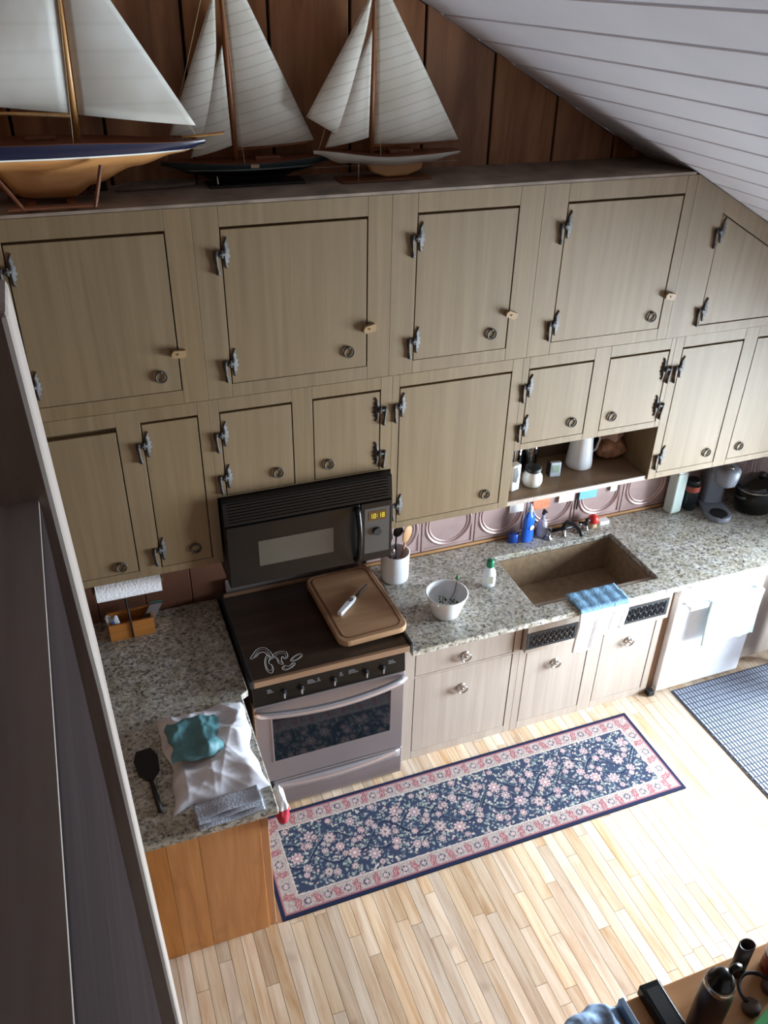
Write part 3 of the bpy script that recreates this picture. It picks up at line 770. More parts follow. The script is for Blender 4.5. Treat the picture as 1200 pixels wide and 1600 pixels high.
# ---------------------------------------------------------------- model sailboats
def interp(pts, x):
    for (x0, v0), (x1, v1) in zip(pts[:-1], pts[1:]):
        if x0 <= x <= x1:
            t = (x-x0)/(x1-x0); t = t*t*(3-2*t); return v0+(v1-v0)*t
    return pts[0][1] if x < pts[0][0] else pts[-1][1]

def sail(corners, bulge, n=16):
    """triangular sail; corners are (x,z), bulges towards -y."""
    A, B_, Cc = [Vector((c[0], 0, c[1])) for c in corners]
    mb = MB(); idx = {}
    for i in range(n+1):
        for j in range(n+1-i):
            a_, b_ = i/n, j/n; c_ = 1-a_-b_
            p = A*a_+B_*b_+Cc*c_
            y = -bulge*20*a_*b_*c_ - bulge*1.2*4*b_*c_*(1-a_)
            idx[i, j] = len(mb.v); mb.v.append((p.x, y, p.z))
    for i in range(n):
        for j in range(n-i):
            mb.f.append((idx[i, j], idx[i+1, j], idx[i, j+1]))
            if j < n-i-1: mb.f.append((idx[i+1, j], idx[i+1, j+1], idx[i, j+1]))
    return mb

Z0 = ZT+.0125
def boat(label, y, x0, x1, bow, beam, deck, body, prof, zw, kw, topmat, botmat, mast, mastmat, main, jibs, boom, sailmat, line=None):
    """world x, z outlines: deck, body (hull bottom) and prof (keel included) are (x,z) curves; bow +1 right, -1 left."""
    cx = (x0+x1)/2
    r = thing('model_sailboat', label, 'model boat', (cx, y, Z0))
    nx = 44
    def half(x):
        u = (x-x0)/(x1-x0); u = u if bow > 0 else 1-u
        return max(beam/2*max(0, 1-abs((u-.45)/.55)**2.3)**.8, .0015) if u > .45 else max(beam/2*max(0, 1-.62*abs((u-.45)/.45)**2.2), .0015)
    def sec(x, za, zb, n):
        out = []
        db, pb, dk = interp(body, x), interp(prof, x), interp(deck, x)
        za, zb = max(za, pb), min(zb, dk)
        za = min(za, zb-.0005)
        for j in range(n+1):
            z = za+(zb-za)*j/n
            yy = .0008
            if z > db: yy = half(x)*math.sin(min(1, (z-db)/max(dk-db, .004))*PI/2)**.62
            if kw and pb < db-.003: yy = max(yy, kw*math.sqrt(max(0, min(1, (z-pb)/.03)))*min(1, (db-pb)/.03))
            out.append((yy, z))
        return out
    def skin(za, zb, n, grow=1.0):
        mb = MB(); R_ = [sec(x0+(x1-x0)*i/nx, za, zb, n) for i in range(nx+1)]
        for sg in (1, -1):
            k = len(mb.v)
            for i in range(nx+1):
                for yy, z in R_[i]: mb.v.append((x0+(x1-x0)*i/nx-cx, sg*yy*grow, z-Z0))
            for i in range(nx):
                for j in range(n):
                    a_ = k+i*(n+1)+j; mb.f.append((a_, a_+n+1, a_+n+2, a_+1))
        return mb
    skin(-9, zw, 9).build('hull', botmat, r, smooth=True)
    skin(zw, 9, 3).build('topsides', topmat, r, smooth=True)
    if line: skin(zw-.0035, zw+.0025, 1, 1.012).build('waterline', line, r, smooth=True)
    dk = MB()
    for i in range(nx):
        xa, xb = x0+(x1-x0)*i/nx, x0+(x1-x0)*(i+1)/nx
        dk.add([(xa-cx, half(xa), interp(deck, xa)-Z0), (xb-cx, half(xb), interp(deck, xb)-Z0), (xb-cx, -half(xb), interp(deck, xb)-Z0), (xa-cx, -half(xa), interp(deck, xa)-Z0)], [(0, 1, 2, 3)])
    dk.build('deck', DECK, r, solid=.002)
    mx, mz, ax, az = mast
    hx = mx-cx-bow*.12
    MB().box(hx-.05, hx+.05, -beam*.18, beam*.18, mz-Z0-.002, mz-Z0+.016).build('deckhouse', DECK, r, bevel=.004)
    MB().tube([(mx-cx, 0, mz-Z0), ((mx+ax)/2-cx, 0, (mz+az)/2-Z0), (ax-cx, 0, az-Z0)], [.010, .009, .005], 8).build('mast', mastmat, r, smooth=True)
    if boom: MB().cyl((boom[0]-cx, 0, boom[1]-Z0), (boom[2]-cx, 0, boom[3]-Z0), .007, .005, n=8).build('boom', mastmat, r, smooth=True)
    Q = lambda pts: [(p[0]-cx, p[1]-Z0) for p in pts]
    sail(Q(main), .016).build('mainsail', sailmat, r, smooth=True, solid=.0015)
    for i, j in enumerate(jibs):
        o = sail(Q(j), .014).build('jib', sailmat, r, smooth=True, solid=.0015); o.location.y = -.004-.006*i
    rg_ = MB(); bx = (x1 if bow > 0 else x0)-cx-bow*.02
    rg_.cyl((bx, 0, interp(deck, bx+cx)-Z0), (ax-cx, 0, az-Z0-.03), .0010, n=5)
    for sg in (1, -1): rg_.cyl((mx-cx-bow*.02, sg*beam*.42, mz-Z0), (ax-cx, 0, az-Z0-.08), .0010, n=5)
    rg_.build('rigging', ROPE, r)
    return r, cx

# large varnished boat with navy topsides, bow towards the right
bd_ = [(-1.83, 3.155), (-1.6, 3.115), (-1.40, 3.085), (-1.2, 3.072), (-.95, 3.088), (-.80, 3.118), (-.70, 3.146)]
pf_ = [(-1.83, 3.155), (-1.6, 3.115), (-1.42, 3.08), (-1.34, 3.0), (-1.30, 2.993), (-1.17, 2.992), (-1.10, 3.03), (-.95, 3.082), (-.80, 3.118), (-.70, 3.146)]
rb, cx = boat('large model sailboat with varnished orange hull and navy blue topsides', .325, -1.83, -.70, 1, .20, [(-1.83, 3.185), (-1.2, 3.176), (-.70, 3.158)], bd_, pf_, 3.130, .022,
     NAVY, HULLO, (-1.129, 3.175, -1.112, 3.81), MAST, [(-1.118, 3.79), (-1.14, 3.256), (-1.74, 3.33)], [[(-1.100, 3.80), (-.728, 3.206), (-1.115, 3.252)]],
     (-1.14, 3.249, -1.74, 3.285), SAIL1, HULLW)
st = MB()
zc = lambda z: z-Z0
for sg in (-1, 1):
    st.cyl((-1.073-cx, sg*.085, zc(3.105)), (-1.112-cx, sg*.10, .008), .007, n=8)
    st.cyl((-1.42-cx, sg*.085, zc(3.10)), (-1.34-cx, sg*.10, .008), .007, n=8)
    st.cyl((-1.39-cx, sg*.097, .014), (-1.10-cx, sg*.097, .014), .008, n=8)
st.box(-1.33-cx, -1.30-cx, -.10, .10, .002, .018); st.box(-1.20-cx, -1.17-cx, -.10, .10, .002, .018)
st.build('cradle', DECK, rb)
MB().cyl((-.78-cx, 0, zc(3.168)), (-.63-cx, 0, zc(3.178)), .005, n=8).build('bowsprit', MAST, rb)
# dark hulled boat, bow to the left
bd_ = [(-.844, 3.048), (-.72, 3.015), (-.52, 2.998), (-.33, 3.008), (-.192, 3.038)]
pf_ = [(-.844, 3.048), (-.72, 3.012), (-.66, 2.99), (-.60, 2.977), (-.40, 2.977), (-.33, 3.004), (-.192, 3.038)]
rb, cx = boat('model sailboat with dark green and black hull and two jibs', .487, -.844, -.192, -1, .14, [(-.844, 3.062), (-.5, 3.052), (-.192, 3.062)], bd_, pf_, 3.030, .02,
     HULLG, HULLK, (-.560, 3.052, -.579, 3.80), MASTD, [(-.575, 3.765), (-.249, 3.116), (-.552, 3.100)],
     [[(-.594, 3.62), (-.802, 3.152), (-.62, 3.15)], [(-.584, 3.444), (-.733, 3.072), (-.574, 3.110)]],
     (-.556, 3.092, -.243, 3.110), SAIL2, plain('pale_teal_line', (150, 176, 178), .4))
MB().box(-.68-cx, -.30-cx, -.06, .06, 0, .0085).build('display_base', HULLK, rb, bevel=.002)
MB().cyl((-.64-cx, -.02, .0085), (-.64-cx, -.01, .034), .003, n=8).build('support_pin', SILVER, rb)
MB().box(-.52-cx, -.488-cx, -.0725, -.066, .069, .082).build('name_plate', SILVER, rb)
# white hulled boat
bd_ = [(-.268, 3.074), (-.15, 3.035), (.04, 3.018), (.22, 3.025), (.346, 3.048)]
rb, cx = boat('model sailboat with white hull and tan keel', .43, -.268, .346, -1, .135, [(-.268, 3.088), (.04, 3.062), (.346, 3.066)], bd_, bd_, 3.024, 0,
     HULLW, HULLW, (-.031, 3.064, -.025, 3.708), MASTD, [(-.024, 3.70), (.345, 3.104), (-.021, 3.100)],
     [[(-.030, 3.62), (-.295, 3.207), (-.13, 3.115)], [(-.035, 3.498), (-.224, 3.097), (-.046, 3.127)]],
     (-.026, 3.094, .35, 3.098), SAIL2)
MB().prism([(-.055-cx, zc(3.03)), (.19-cx, zc(3.03)), (.183-cx, zc(2.998)), (.12-cx, zc(2.978)), (.03-cx, zc(2.976)), (-.03-cx, zc(2.995))], 'y', -.016, .016).build('keel', plain('tan_keel', (196, 148, 100), .4), rb, bevel=.01, seg=3)
MB().box(-.17-cx, .21-cx, -.055, .055, 0, .008).build('display_base', DECK, rb, bevel=.002)
MB().cyl((-.085-cx, 0, .0082), (-.085-cx, 0, zc(3.03)), .004, n=8).build('support_pin', SILVER, rb)
# odd wooden scraps lying between the boats
tag(MB().prism([(0, 0), (.20, .01), (.30, .05), (.32, .10), (.22, .13), (.03, .11)], 'z', 0, .014).build('driftwood_slab', plain('grey_weathered_wood', (104, 94, 82), .8, vary=.3, vscale=12), None, (-1.02, .46, Z0), bevel=.005), 'flat grey driftwood slab lying beside the varnished boat', 'driftwood')
tag(MB().prism([(0, 0), (.075, 0), (.075, .05), (0, .05)], 'z', 0, .035).build('small_box', BLACKM, None, (-1.12, .50, Z0), bevel=.004), 'small black box lying behind the grey driftwood slab', 'box')

# ---------------------------------------------------------------- rug with a woven pattern
RX0, RX1, RY0, RY1 = -.832, 1.396, -.690, -.112
rl, rw = RX1-RX0, RY1-RY0
nu, nv = 556, 144
U, V = np.meshgrid(np.linspace(0, rl, nu+1), np.linspace(0, rw, nv+1))
def srgb(c): return np.array(lin(c))
col = np.empty(U.shape+(3,)); col[:] = srgb((52, 60, 82))
def paint(mask, c, a=1.0):
    col[mask] = col[mask]*(1-a)+srgb(c)*a
h1 = rng.random(U.shape)
# small leaves scattered over the field
pts = rng.random((3400, 2))*[rl, rw]
lc = [(176, 172, 160), (150, 158, 150), (196, 184, 174), (120, 134, 134), (178, 150, 148), (110, 116, 128)]
def dots(pts, r0, r1, cols, aspect=.6):
    for i, (px, py) in enumerate(pts):
        r = rng.uniform(r0, r1); i0, i1 = int((px-2*r)/rl*nu), int((px+2*r)/rl*nu)+2; j0, j1 = int((py-2*r)/rw*nv), int((py+2*r)/rw*nv)+2
        i0, j0 = max(i0, 0), max(j0, 0)
        uu, vv = U[j0:j1, i0:i1]-px, V[j0:j1, i0:i1]-py
        an = rng.uniform(0, PI); a_ = uu*math.cos(an)+vv*math.sin(an); b_ = -uu*math.sin(an)+vv*math.cos(an)
        m = (a_**2+(b_/aspect)**2) < r*r
        col[j0:j1, i0:i1][m] = srgb(cols[rng.integers(len(cols))])
dots(pts, .005, .010, lc)
pts = rng.random((1500, 2))*[rl, rw]
dots(pts, .004, .008, [(112, 126, 126), (96, 108, 118), (140, 146, 140)])
# scrolling vines
BD = .104                                        # border width
for ph, am, per in ((0, .085, .46), (PI, .085, .46), (PI/2, .06, .31)):
    yc = rw/2+am*np.sin(U/per*2*PI+ph)
    paint(np.abs(V-yc) < .0062, (38, 44, 68))
    paint((np.abs(V-yc-.010) < .0022), (112, 126, 130), .7)
def flower(px, py, r, outer, mid, cen):
    rr = np.hypot(U-px, V-py); an = np.arctan2(V-py, U-px)
    rim = r*(1+.16*np.cos(8*an))
    paint(rr < rim+.005, (46, 50, 72)); paint(rr < rim, outer); paint(rr < rim*.62, mid); paint(rr < rim*.28, cen)
    paint((rr < rim*.98) & (np.cos(8*an) < -.75) & (rr > rim*.5), (130, 116, 122))
x_ = .15
k = 0
fcs = [((190, 166, 164), (170, 132, 136), (206, 196, 186)), ((180, 164, 164), (160, 128, 134), (196, 186, 180)), ((168, 146, 146), (186, 172, 166), (120, 88, 96))]
while x_ < rl-.10:
    ph_ = 2*PI*k/5
    for q, (dx, dy, r_) in enumerate(((0, .105*math.sin(ph_), .029), (.035, -.125*math.sin(ph_+.6), .022), (-.02, .165*math.cos(ph_), .018), (.05, .05*math.cos(ph_*1.3), .016), (.02, -.165*math.cos(ph_+.9), .015))):
        flower(x_+dx, rw/2+dy, r_, *fcs[(q+k) % 3])
    x_ += .092; k += 1
# border
inb = (U < BD) | (U > rl-BD) | (V < BD) | (V > rw-BD)
paint(inb, (170, 156, 148))
m = inb & (h1 < .35); paint(m, (146, 130, 130)); m = inb & (h1 > .8); paint(m, (186, 172, 168))
edge = np.minimum(np.minimum(U, rl-U), np.minimum(V, rw-V))
along = np.where(np.minimum(U, rl-U) < np.minimum(V, rw-V), V, U)
red = (150, 84, 92)
def motif(px, py, r, ang):
    a_ = (U-px)*math.cos(ang)+(V-py)*math.sin(ang); b_ = -(U-px)*math.sin(ang)+(V-py)*math.cos(ang)
    for o in (-.36, 0, .36):
        m_ = (np.abs(a_-o*r-.35*b_*np.sin(b_*120+px*9)) < .0036) & (np.abs(b_) < r*(1.05-abs(o)*.5))
        paint(m_, red)
    paint((a_**2+b_**2) < (r*.16)**2, (186, 130, 134))
bc = BD*.56
n = 22
for i in range(n):
    px = .09+(rl-.18)*i/(n-1)
    for py in (bc, rw-bc):
        motif(px, py, .030, rng.uniform(-.4, .4))
        flower(px+.048, py, .012, (196, 178, 174), (170, 134, 138), (206, 196, 186)) if i < n-1 else None
for i in range(4):
    py = .10+(rw-.2)*i/3
    for px in (bc, rl-bc):
        motif(px, py, .030, PI/2+rng.uniform(-.3, .3))
        flower(px, py+.06, .013, (190, 174, 170), (170, 134, 138), (206, 196, 186)) if i < 3 else None
m = inb & (np.abs(edge-BD+.004) < .003); paint(m, (206, 190, 178))
m = (edge < .026) & (edge > .018); paint(m, (150, 96, 104))
paint(edge < .018, (30, 36, 62))
me = bpy.data.meshes.new('rug')
vv = np.stack([U+RX0, V+RY0, np.full(U.shape, .009)], -1).reshape(-1, 3)
ii, jj = np.meshgrid(np.arange(nu), np.arange(nv)); q0 = jj*(nu+1)+ii
fc = np.stack([q0, q0+1, q0+nu+2, q0+nu+1], -1).reshape(-1, 4)
nb = len(vv)
rim = [(RX0, RY0, 0), (RX1, RY0, 0), (RX1, RY1, 0), (RX0, RY1, 0)]
cor = [0, nu, nb-1, nb-1-nu]
verts = [tuple(p) for p in vv.tolist()]+rim
faces = [tuple(f) for f in fc.tolist()]
bl = list(range(0, nu+1)); br = [nu+j*(nu+1) for j in range(nv+1)]; tl = [nv*(nu+1)+i for i in range(nu, -1, -1)]; ll = [j*(nu+1) for j in range(nv, -1, -1)]
for n_, e__ in enumerate((bl, br, tl, ll)): faces.append((nb+n_, nb+(n_+1) % 4)+tuple(reversed(e__)))
faces.append((nb+3, nb+2, nb+1, nb))
me.from_pydata(verts, [], faces); me.update()
ca = me.color_attributes.new('weave', 'FLOAT_COLOR', 'POINT')
full = np.ones((len(verts), 4)); full[:nb, :3] = col.reshape(-1, 3); full[nb:, :3] = srgb((30, 36, 62))
ca.data.foreach_set('color', full.ravel())
tag(obj('runner_rug', me, RUGM, None, (0, 0, .0005)), 'navy and cream floral runner rug with red patterned border', 'rug')

# ribbed mat
mt = thing('floor_mat', 'dark grey ribbed rubber mat in front of the dishwasher', 'mat', (1.772, -1.55, .0005))
MB().box(0, 1.15, 0, 1.50, 0, .005).build('backing', MATR, mt)
rb_ = MB()
xx = .012
while xx < 1.13:
    for q in range(36):
        rb_.box(xx, xx+.013, .008+q*.0413, .008+q*.0413+.034, .005, .010)
    xx += .0215
tag(rb_.build('ribs', MATR2, mt), kind='stuff')
tag(MB().box(1.612, 1.655, -.045, -.004, .0005, .035).build('door_wedge', BLACKM, bevel=.004), 'small dark wedge on the floor below the brown filler panel', 'wedge')

# dark wooden chest at the right edge
ch = thing('side_table', 'dark brown wooden side table past the pale end cabinet', 'table', (2.54, -.34, 0))
MB().box(-.015, .40, -.015, .32, .66, .69).build('table_top', BROWN, ch, bevel=.004)
MB().box(.01, .375, .005, .30, .54, .659).build('apron', BROWN, ch)
for lx in (.0, .345):
    for ly in (.0, .275): MB().box(lx, lx+.04, ly, ly+.035, .0105, .539).build('leg', BROWN, ch, bevel=.003)
MB().box(.012, .03, .036, .274, .12, .50).build('side_panel', BROWN, ch)

# ---------------------------------------------------------------- things on the sink worktop
Z = CT+.0008
# utensil crock
cr = thing('utensil_crock', 'white ceramic crock full of cooking utensils beside the range', 'crock', (.135, .455, Z))
MB().lathe([(.066, 0), (.074, .006), (.076, .02), (.077, .165), (.079, .172), (.074, .173), (.071, .168), (.069, .02), (.02, .012)], n=32).build('pot', WHITE, cr, smooth=True)
ut = MB
def ustick(name, p0, p1, r, mat, head=None, label=None, lab='utensil'):
    """a utensil standing in the crock, top-level"""
    o = thing(name, label, lab, (.135, .455, Z))
    MB().cyl(p0, p1, r, n=8).build('handle', mat[0], o, smooth=True)
    if head:
        h_ = head[0].build('head', mat[1], o, smooth=True, bevel=0)
        h_.location = p1; h_.rotation_euler = head[1]
    return o
sp = MB().lathe([(.004, -.01), (.022, .015), (.032, .05), (.026, .085), (.008, .10)], sy=.22, n=16)
ustick('wooden_spoon', (.01, -.01, .014), (.062, .02, .20), .006, (WOODL, WOODL), (sp, (-.1, .35, .3)), 'round wooden spoon leaning out of the white crock')
sp = MB().prism([(-.012, 0), (.012, 0), (.032, .03), (.032, .10), (-.032, .10), (-.032, .03)], 'y', -.003, .003)
ustick('spatula', (-.01, .01, .014), (-.022, .042, .19), .006, (BLACKM, BLACKM), (sp, (-.05, -.1, .4)), 'black turner spatula standing in the white crock')
sp = MB().prism([(-.010, 0), (.010, 0), (.024, .02), (.024, .085), (-.024, .085), (-.024, .02)], 'y', -.003, .003)
ustick('pink_scraper', (-.02, -.01, .014), (-.04, .01, .18), .006, (plain('pink_plastic', (206, 84, 130), .4), bpy.data.materials['pink_plastic']), (sp, (0, -.2, .1)), 'pink scraper standing at the left in the white crock')
sp = MB().lathe([(.004, 0), (.024, .02), (.03, .05), (.018, .07)], sy=.5, n=14)
ustick('ladle', (.006, .012, .014), (.028, .062, .215), .005, (IRON2, IRON2), (sp, (.2, .2, 0)), 'dark metal ladle standing in the white crock')
sp = MB().lathe([(.008, -.01), (.012, .01), (.012, .05), (.006, .06)], n=12)
ustick('peeler', (-.012, -.02, .014), (-.02, -.03, .165), .006, (plain('olive_handle', (96, 92, 66), .5), SILVER), (sp, (.2, -.2, 0)), 'short olive handled tool at the front of the white crock')

# bowl with herbs
bw = thing('mixing_bowl', 'white plastic bowl with a pouring lip on the granite', 'bowl', (.272, .088, Z))
pr_ = [(.062, 0), (.068, .004), (.076, .03), (.098, .10), (.104, .128), (.109, .134), (.104, .137), (.099, .130), (.092, .10), (.07, .03), (.058, .012), (.01, .010)]
MB().lathe(pr_, n=36).build('bowl', WHITEP, bw, smooth=True)
MB().prism([(-.012, .10), (.012, .10), (.02, .118), (-.02, .118)], 'z', .120, .134).build('pouring_lip', WHITEP, bw, bevel=.004).rotation_euler = (0, 0, 2.2)
for i, (lx, ly, s_) in enumerate(((-.005, -.038, .75), (.043, .003, .7), (-.045, .005, .7), (.0, .042, .7))):
    hb_ = thing('herb_sprig', ('leafy green herb sprig lying in the white bowl'), 'herb', (.272+lx, .088+ly, Z+.012), random.uniform(0, 6), 'herb sprigs in the white bowl')
    mb = MB()
    for q in range(9):
        an = 2*PI*q/9+random.random(); rr = random.uniform(.006, .02)*s_; zz = .045+random.uniform(-.012, .018)
        c0 = Vector((rr*math.cos(an), rr*math.sin(an), zz)); d0 = Vector((math.cos(an), math.sin(an), random.uniform(-.3, .6)))*.024*s_; p0 = Vector((-math.sin(an), math.cos(an), .2))*.010*s_
        mb.add([c0, c0+d0*.5+p0, c0+d0, c0+d0*.5-p0, c0+d0*.5+Vector((0, 0, .004))], [(0, 1, 4), (1, 2, 4), (2, 3, 4), (3, 0, 4)])
    mb.build('leaves', LEAF, hb_, recalc=False)
    MB().tube([(0, 0, 0), (.004, .003, .03), (.0, .0, .055)], .002, 5).build('stem', LEAFP, hb_)
hb_ = thing('herb_sprig', 'tall herb sprig leaning up the rim of the white bowl', 'herb', (.272+.062, .088+.035, Z+.03), 0, 'herb sprigs in the white bowl')
MB().tube([(-.03, 0, 0), (.005, .01, .06), (.02, .02, .13)], .002, 5).build('stem', LEAFP, hb_)
MB().lathe([(.002, 0), (.012, .012), (.010, .024), (.002, .034)], (.02, .02, .12), 8, sy=.6).build('leaves', LEAF, hb_)

# lotion bottle with green cap
lo = thing('soap_bottle', 'white squeeze bottle with a green cap near the sink', 'bottle', (.582, .222, Z), -.3)
MB().lathe([(.028, 0), (.034, .004), (.036, .03), (.037, .075), (.030, .105), (.018, .122), (.016, .13)], sy=.62, n=24).build('bottle', WHITEP, lo, smooth=True)
MB().lathe([(.019, .128), (.021, .132), (.020, .165), (.016, .172), (.004, .173)], n=16).build('cap', GREEN, lo, smooth=True)
MB().box(-.018, .018, -.0245, -.0225, .03, .075).build('label', plain('label_tan', (206, 204, 186), .6), lo)

# blue dish soap
ds = thing('dish_soap_bottle', 'clear blue dish soap bottle standing behind the sink', 'bottle', (.985, .535, Z), .2)
MB().lathe([(.034, 0), (.040, .005), (.042, .05), (.036, .10), (.041, .14), (.030, .175), (.016, .195), (.014, .20)], sy=.6, n=24).build('bottle', BLUE, ds, smooth=True)
MB().lathe([(.016, .199), (.017, .202), (.015, .225), (.008, .235), (.006, .248), (.002, .249)], n=14).build('cap', plain('pale_blue_cap', (170, 196, 226), .4), ds, smooth=True)
MB().lathe([(.016, 0), (.015, .0012)], (0, 0, 0), 20).build('label', WHITEP, ds, (.006, -.0252, .10)).rotation_euler = (PI/2, 0, 0)
tag(MB().lathe([(.03, 0), (.036, .006), (.034, .05), (.028, .056), (.004, .057)], sy=.7, n=18).build('scrub_pad_cup', plain('deep_blue_plastic', (28, 66, 150), .3), None, (.905, .552, Z), True), 'small deep blue cup left of the dish soap bottle', 'cup')

# faucet
fa = thing('faucet', 'black and chrome two handle bridge faucet behind the sink', 'faucet', (1.215, .515, Z))
for hx in (-.10, .10):
    MB().lathe([(.026, 0), (.026, .006), (.014, .012), (.013, .05), (.017, .056), (.012, .068)], (hx, 0, 0), 16).build('valve', SILVER, fa, smooth=True)
    MB().tube([(hx-.004, 0, .066), (hx+(-.02 if hx < 0 else .03), -.045, .085)], [.009, .006], 8).build('lever', BLACKM, fa, smooth=True)
MB().tube([(-.10, 0, .046), (.10, 0, .046)], .011, 10).build('bridge', BLACK, fa, smooth=True)
MB().tube([(0, 0, .04), (0, 0, .075), (.006, -.02, .105), (.012, -.07, .118), (.018, -.13, .108), (.020, -.155, .085)], [.014, .013, .012, .012, .012, .013], 10).build('spout', BLACKM, fa, smooth=True)
MB().lathe([(.024, 0), (.024, .004), (.016, .01), (.014, .042)], n=14).build('base', SILVER, fa, smooth=True)
sy_ = thing('side_sprayer', 'chrome and black side sprayer to the right of the faucet', 'sprayer', (1.372, .525, Z))
MB().lathe([(.022, 0), (.022, .005), (.015, .012), (.014, .03)], n=14).build('holder', SILVER, sy_, smooth=True)
MB().tube([(0, 0, .025), (0, -.004, .055), (-.006, -.018, .078)], [.011, .012, .015], 10).build('spray_head', BLACKM, sy_, smooth=True)
lp = thing('lotion_pump', 'clear soap dispenser with a black pump by the faucet', 'dispenser', (1.09, .555, Z))
MB().lathe([(.026, 0), (.030, .005), (.030, .085), (.022, .105), (.012, .112)], n=18).build('bottle', plain('frosted_plastic', (200, 198, 206), .15), lp, smooth=True)
MB().tube([(0, 0, .112), (0, 0, .15)], .010, 10).build('pump', plain('clear_grey', (178, 178, 190), .2), lp)
MB().tube([(0, 0, .148), (0, -.004, .172), (0, -.03, .176)], [.011, .011, .007], 10).build('nozzle', BLACKM, lp)
db_ = thing('dish_brush', 'red topped dish scrubber with pale bristles behind the sink', 'brush', (1.425, .535, Z))
MB().lathe([(.022, 0), (.026, .01), (.024, .04)], n=16).build('bristles', plain('pale_bristle', (206, 176, 140), .9, bump=.6, bscale=200), db_, smooth=True)
MB().lathe([(.030, .036), (.034, .044), (.030, .066), (.016, .082), (.004, .086)], n=18).build('knob', RED, db_, smooth=True)
tag(MB().prism(rrect(.035, .022, .008), 'z', 0, .026).build('sponge', WHITEP, None, (1.505, .548, Z), bevel=.003), 'small white sponge block right of the red scrubber', 'sponge')
ba = thing('paring_knife', 'dark knife hanging on the tin tiles above the faucet', 'knife', (1.335, YW-.017, 1.02))
MB().prism([(-.004, 0), (.006, 0), (.008, .12), (-.004, .12)], 'y', -.0015, .0015).build('blade', IRON2, ba)
MB().box(-.012, .012, -.006, .006, .121, .17).build('handle', BLACKM, ba, bevel=.003)
# papers and packets on the tiles
for nm, lb, ct, x, z, w_, h_, mt_ in (('blue_card', 'light blue card fixed to the tin tiles under the shelf', 'card', 1.40, 1.085, .12, .15, plain('card_blue', (120, 186, 214), .6)),
                                  ('white_card', 'white card fixed to the tin tiles between blue and orange ones', 'card', 1.255, 1.09, .10, .14, WHITEP),
                                  ('orange_card', 'orange printed card fixed to the tin tiles over the soap', 'card', 1.09, 1.075, .11, .16, plain('card_orange', (222, 130, 92), .6, vary=.25, vscale=50)),
                                  ('paper_slip', 'folded white paper slip on the tiles by the shelf corner', 'paper', .93, 1.085, .09, .10, WHITEP),
                                  ('paper_note', 'tiny white note hanging at the shelf end on the tiles', 'paper', 1.575, 1.10, .045, .08, WHITEP)):
    tag(MB().box(-w_/2, w_/2, -.002, .002, 0, h_).build(nm, mt_, None, (x, YW-.0165, z)), lb, ct)

# blue and white towel over the sink front
tw = MB()
def tf(u, v):
    x_ = .925+.30*u+.012*math.sin(v*5)*(v)
    s_ = v*.42
    fold = .008*math.sin(u*17+1.2)+.004*math.sin(u*37)
    if s_ < .135: return (x_, .008-s_, CT+.0075+.004*abs(math.sin(u*14))+.002*math.sin(v*40))
    if s_ < .165:
        t = (s_-.135)/.03*PI/2; return (x_, -.127-.010*math.sin(t), CT+.0085-.010*(1-math.cos(t)))
    d_ = s_-.165
    return (x_+.02*d_*math.sin(u*6), -.139-abs(fold)*min(1, d_*12), CT-.004-d_*(.85+.25*math.sin(u*5+.6)))
tw.grid(tf, 30, 44)
for i, v in enumerate(tw.v): pass
me = tw.mesh('dish_towel', True)
me.materials.append(BLUEC); me.materials.append(WHITEC)
for p in me.polygons:
    p.material_index = 0 if (sum(me.vertices[i].co.z for i in p.vertices)/4 > CT-.012) else 1
tag(obj('dish_towel', me, None, None, None, solid=.004), 'blue and white dish towel draped over the front of the sink', 'towel')

# ---------------------------------------------------------------- right end of the worktop
jg = thing('plastic_jug', 'tall milky plastic container on the worktop by the coffee maker', 'container', (1.99, .535, Z), .1)
MB().prism(rrect(.042, .036, .012), 'z', 0, .27).build('body', MILKY, jg, bevel=.006, seg=3)
MB().prism(rrect(.036, .032, .012), 'z', .2705, .285).build('lid', WHITEP, jg, bevel=.003)
MB().box(.0425, .0445, -.028, .028, .02, .25).build('stripe', plain('pale_blue_label', (176, 208, 226), .4), jg)
jr = thing('dark_jar', 'dark glass jar with a red lid band between jug and coffee maker', 'jar', (2.105, .53, Z))
MB().lathe([(.04, 0), (.046, .006), (.046, .15), (.038, .175)], n=22).build('jar', plain('smoked_glass', (26, 32, 34), .12), jr, smooth=True)
MB().lathe([(.0475, .13), (.0475, .165)], n=22).build('band', plain('brick_red', (150, 58, 40), .5), jr)
MB().lathe([(.040, .1755), (.040, .20), (.034, .205)], n=22).build('lid', BLACKM, jr, smooth=True)
# single serve coffee maker
cm = thing('coffee_maker', 'grey single serve coffee maker with a round drip tray', 'coffee maker', (2.235, .45, Z), -.35); cm.scale = (1.1, 1.1, 1.08)
MB().prism([(p[0], p[1]-.0) for p in rrect(.07, .135, .065, 8)], 'z', 0, .028).build('base', GREY, cm, bevel=.006, seg=3)
MB().lathe([(.048, .0285), (.048, .032), (.03, .0325)], (0, -.075, 0), 24).build('drip_tray', BLACKM, cm)
MB().prism(rrect(.062, .05, .03), 'z', .0285, .24).build('column', plain('slate_plastic', (112, 116, 128), .35), cm, (0, .08, 0), bevel=.006, seg=3)
hdm = MB(); hdm.lathe([(.035, .20), (.055, .215), (.064, .26), (.066, .30), (.05, .315), (.01, .318)], (0, -.055, 0), 24); hdm.build('brew_head', GREY, cm, smooth=True)
MB().prism(rrect(.06, .075, .03), 'z', .2405, .312).build('top_housing', GREY, cm, (0, .055, 0), bevel=.008, seg=3)
MB().lathe([(.016, 0), (.014, .012), (.004, .016)], (0, -.08, .3165), 14).build('button', SILVER, cm, smooth=True)
MB().lathe([(.010, 0), (.008, .004)], (.0, -.122, .0282), 12).build('power_switch', BLACKM, cm)
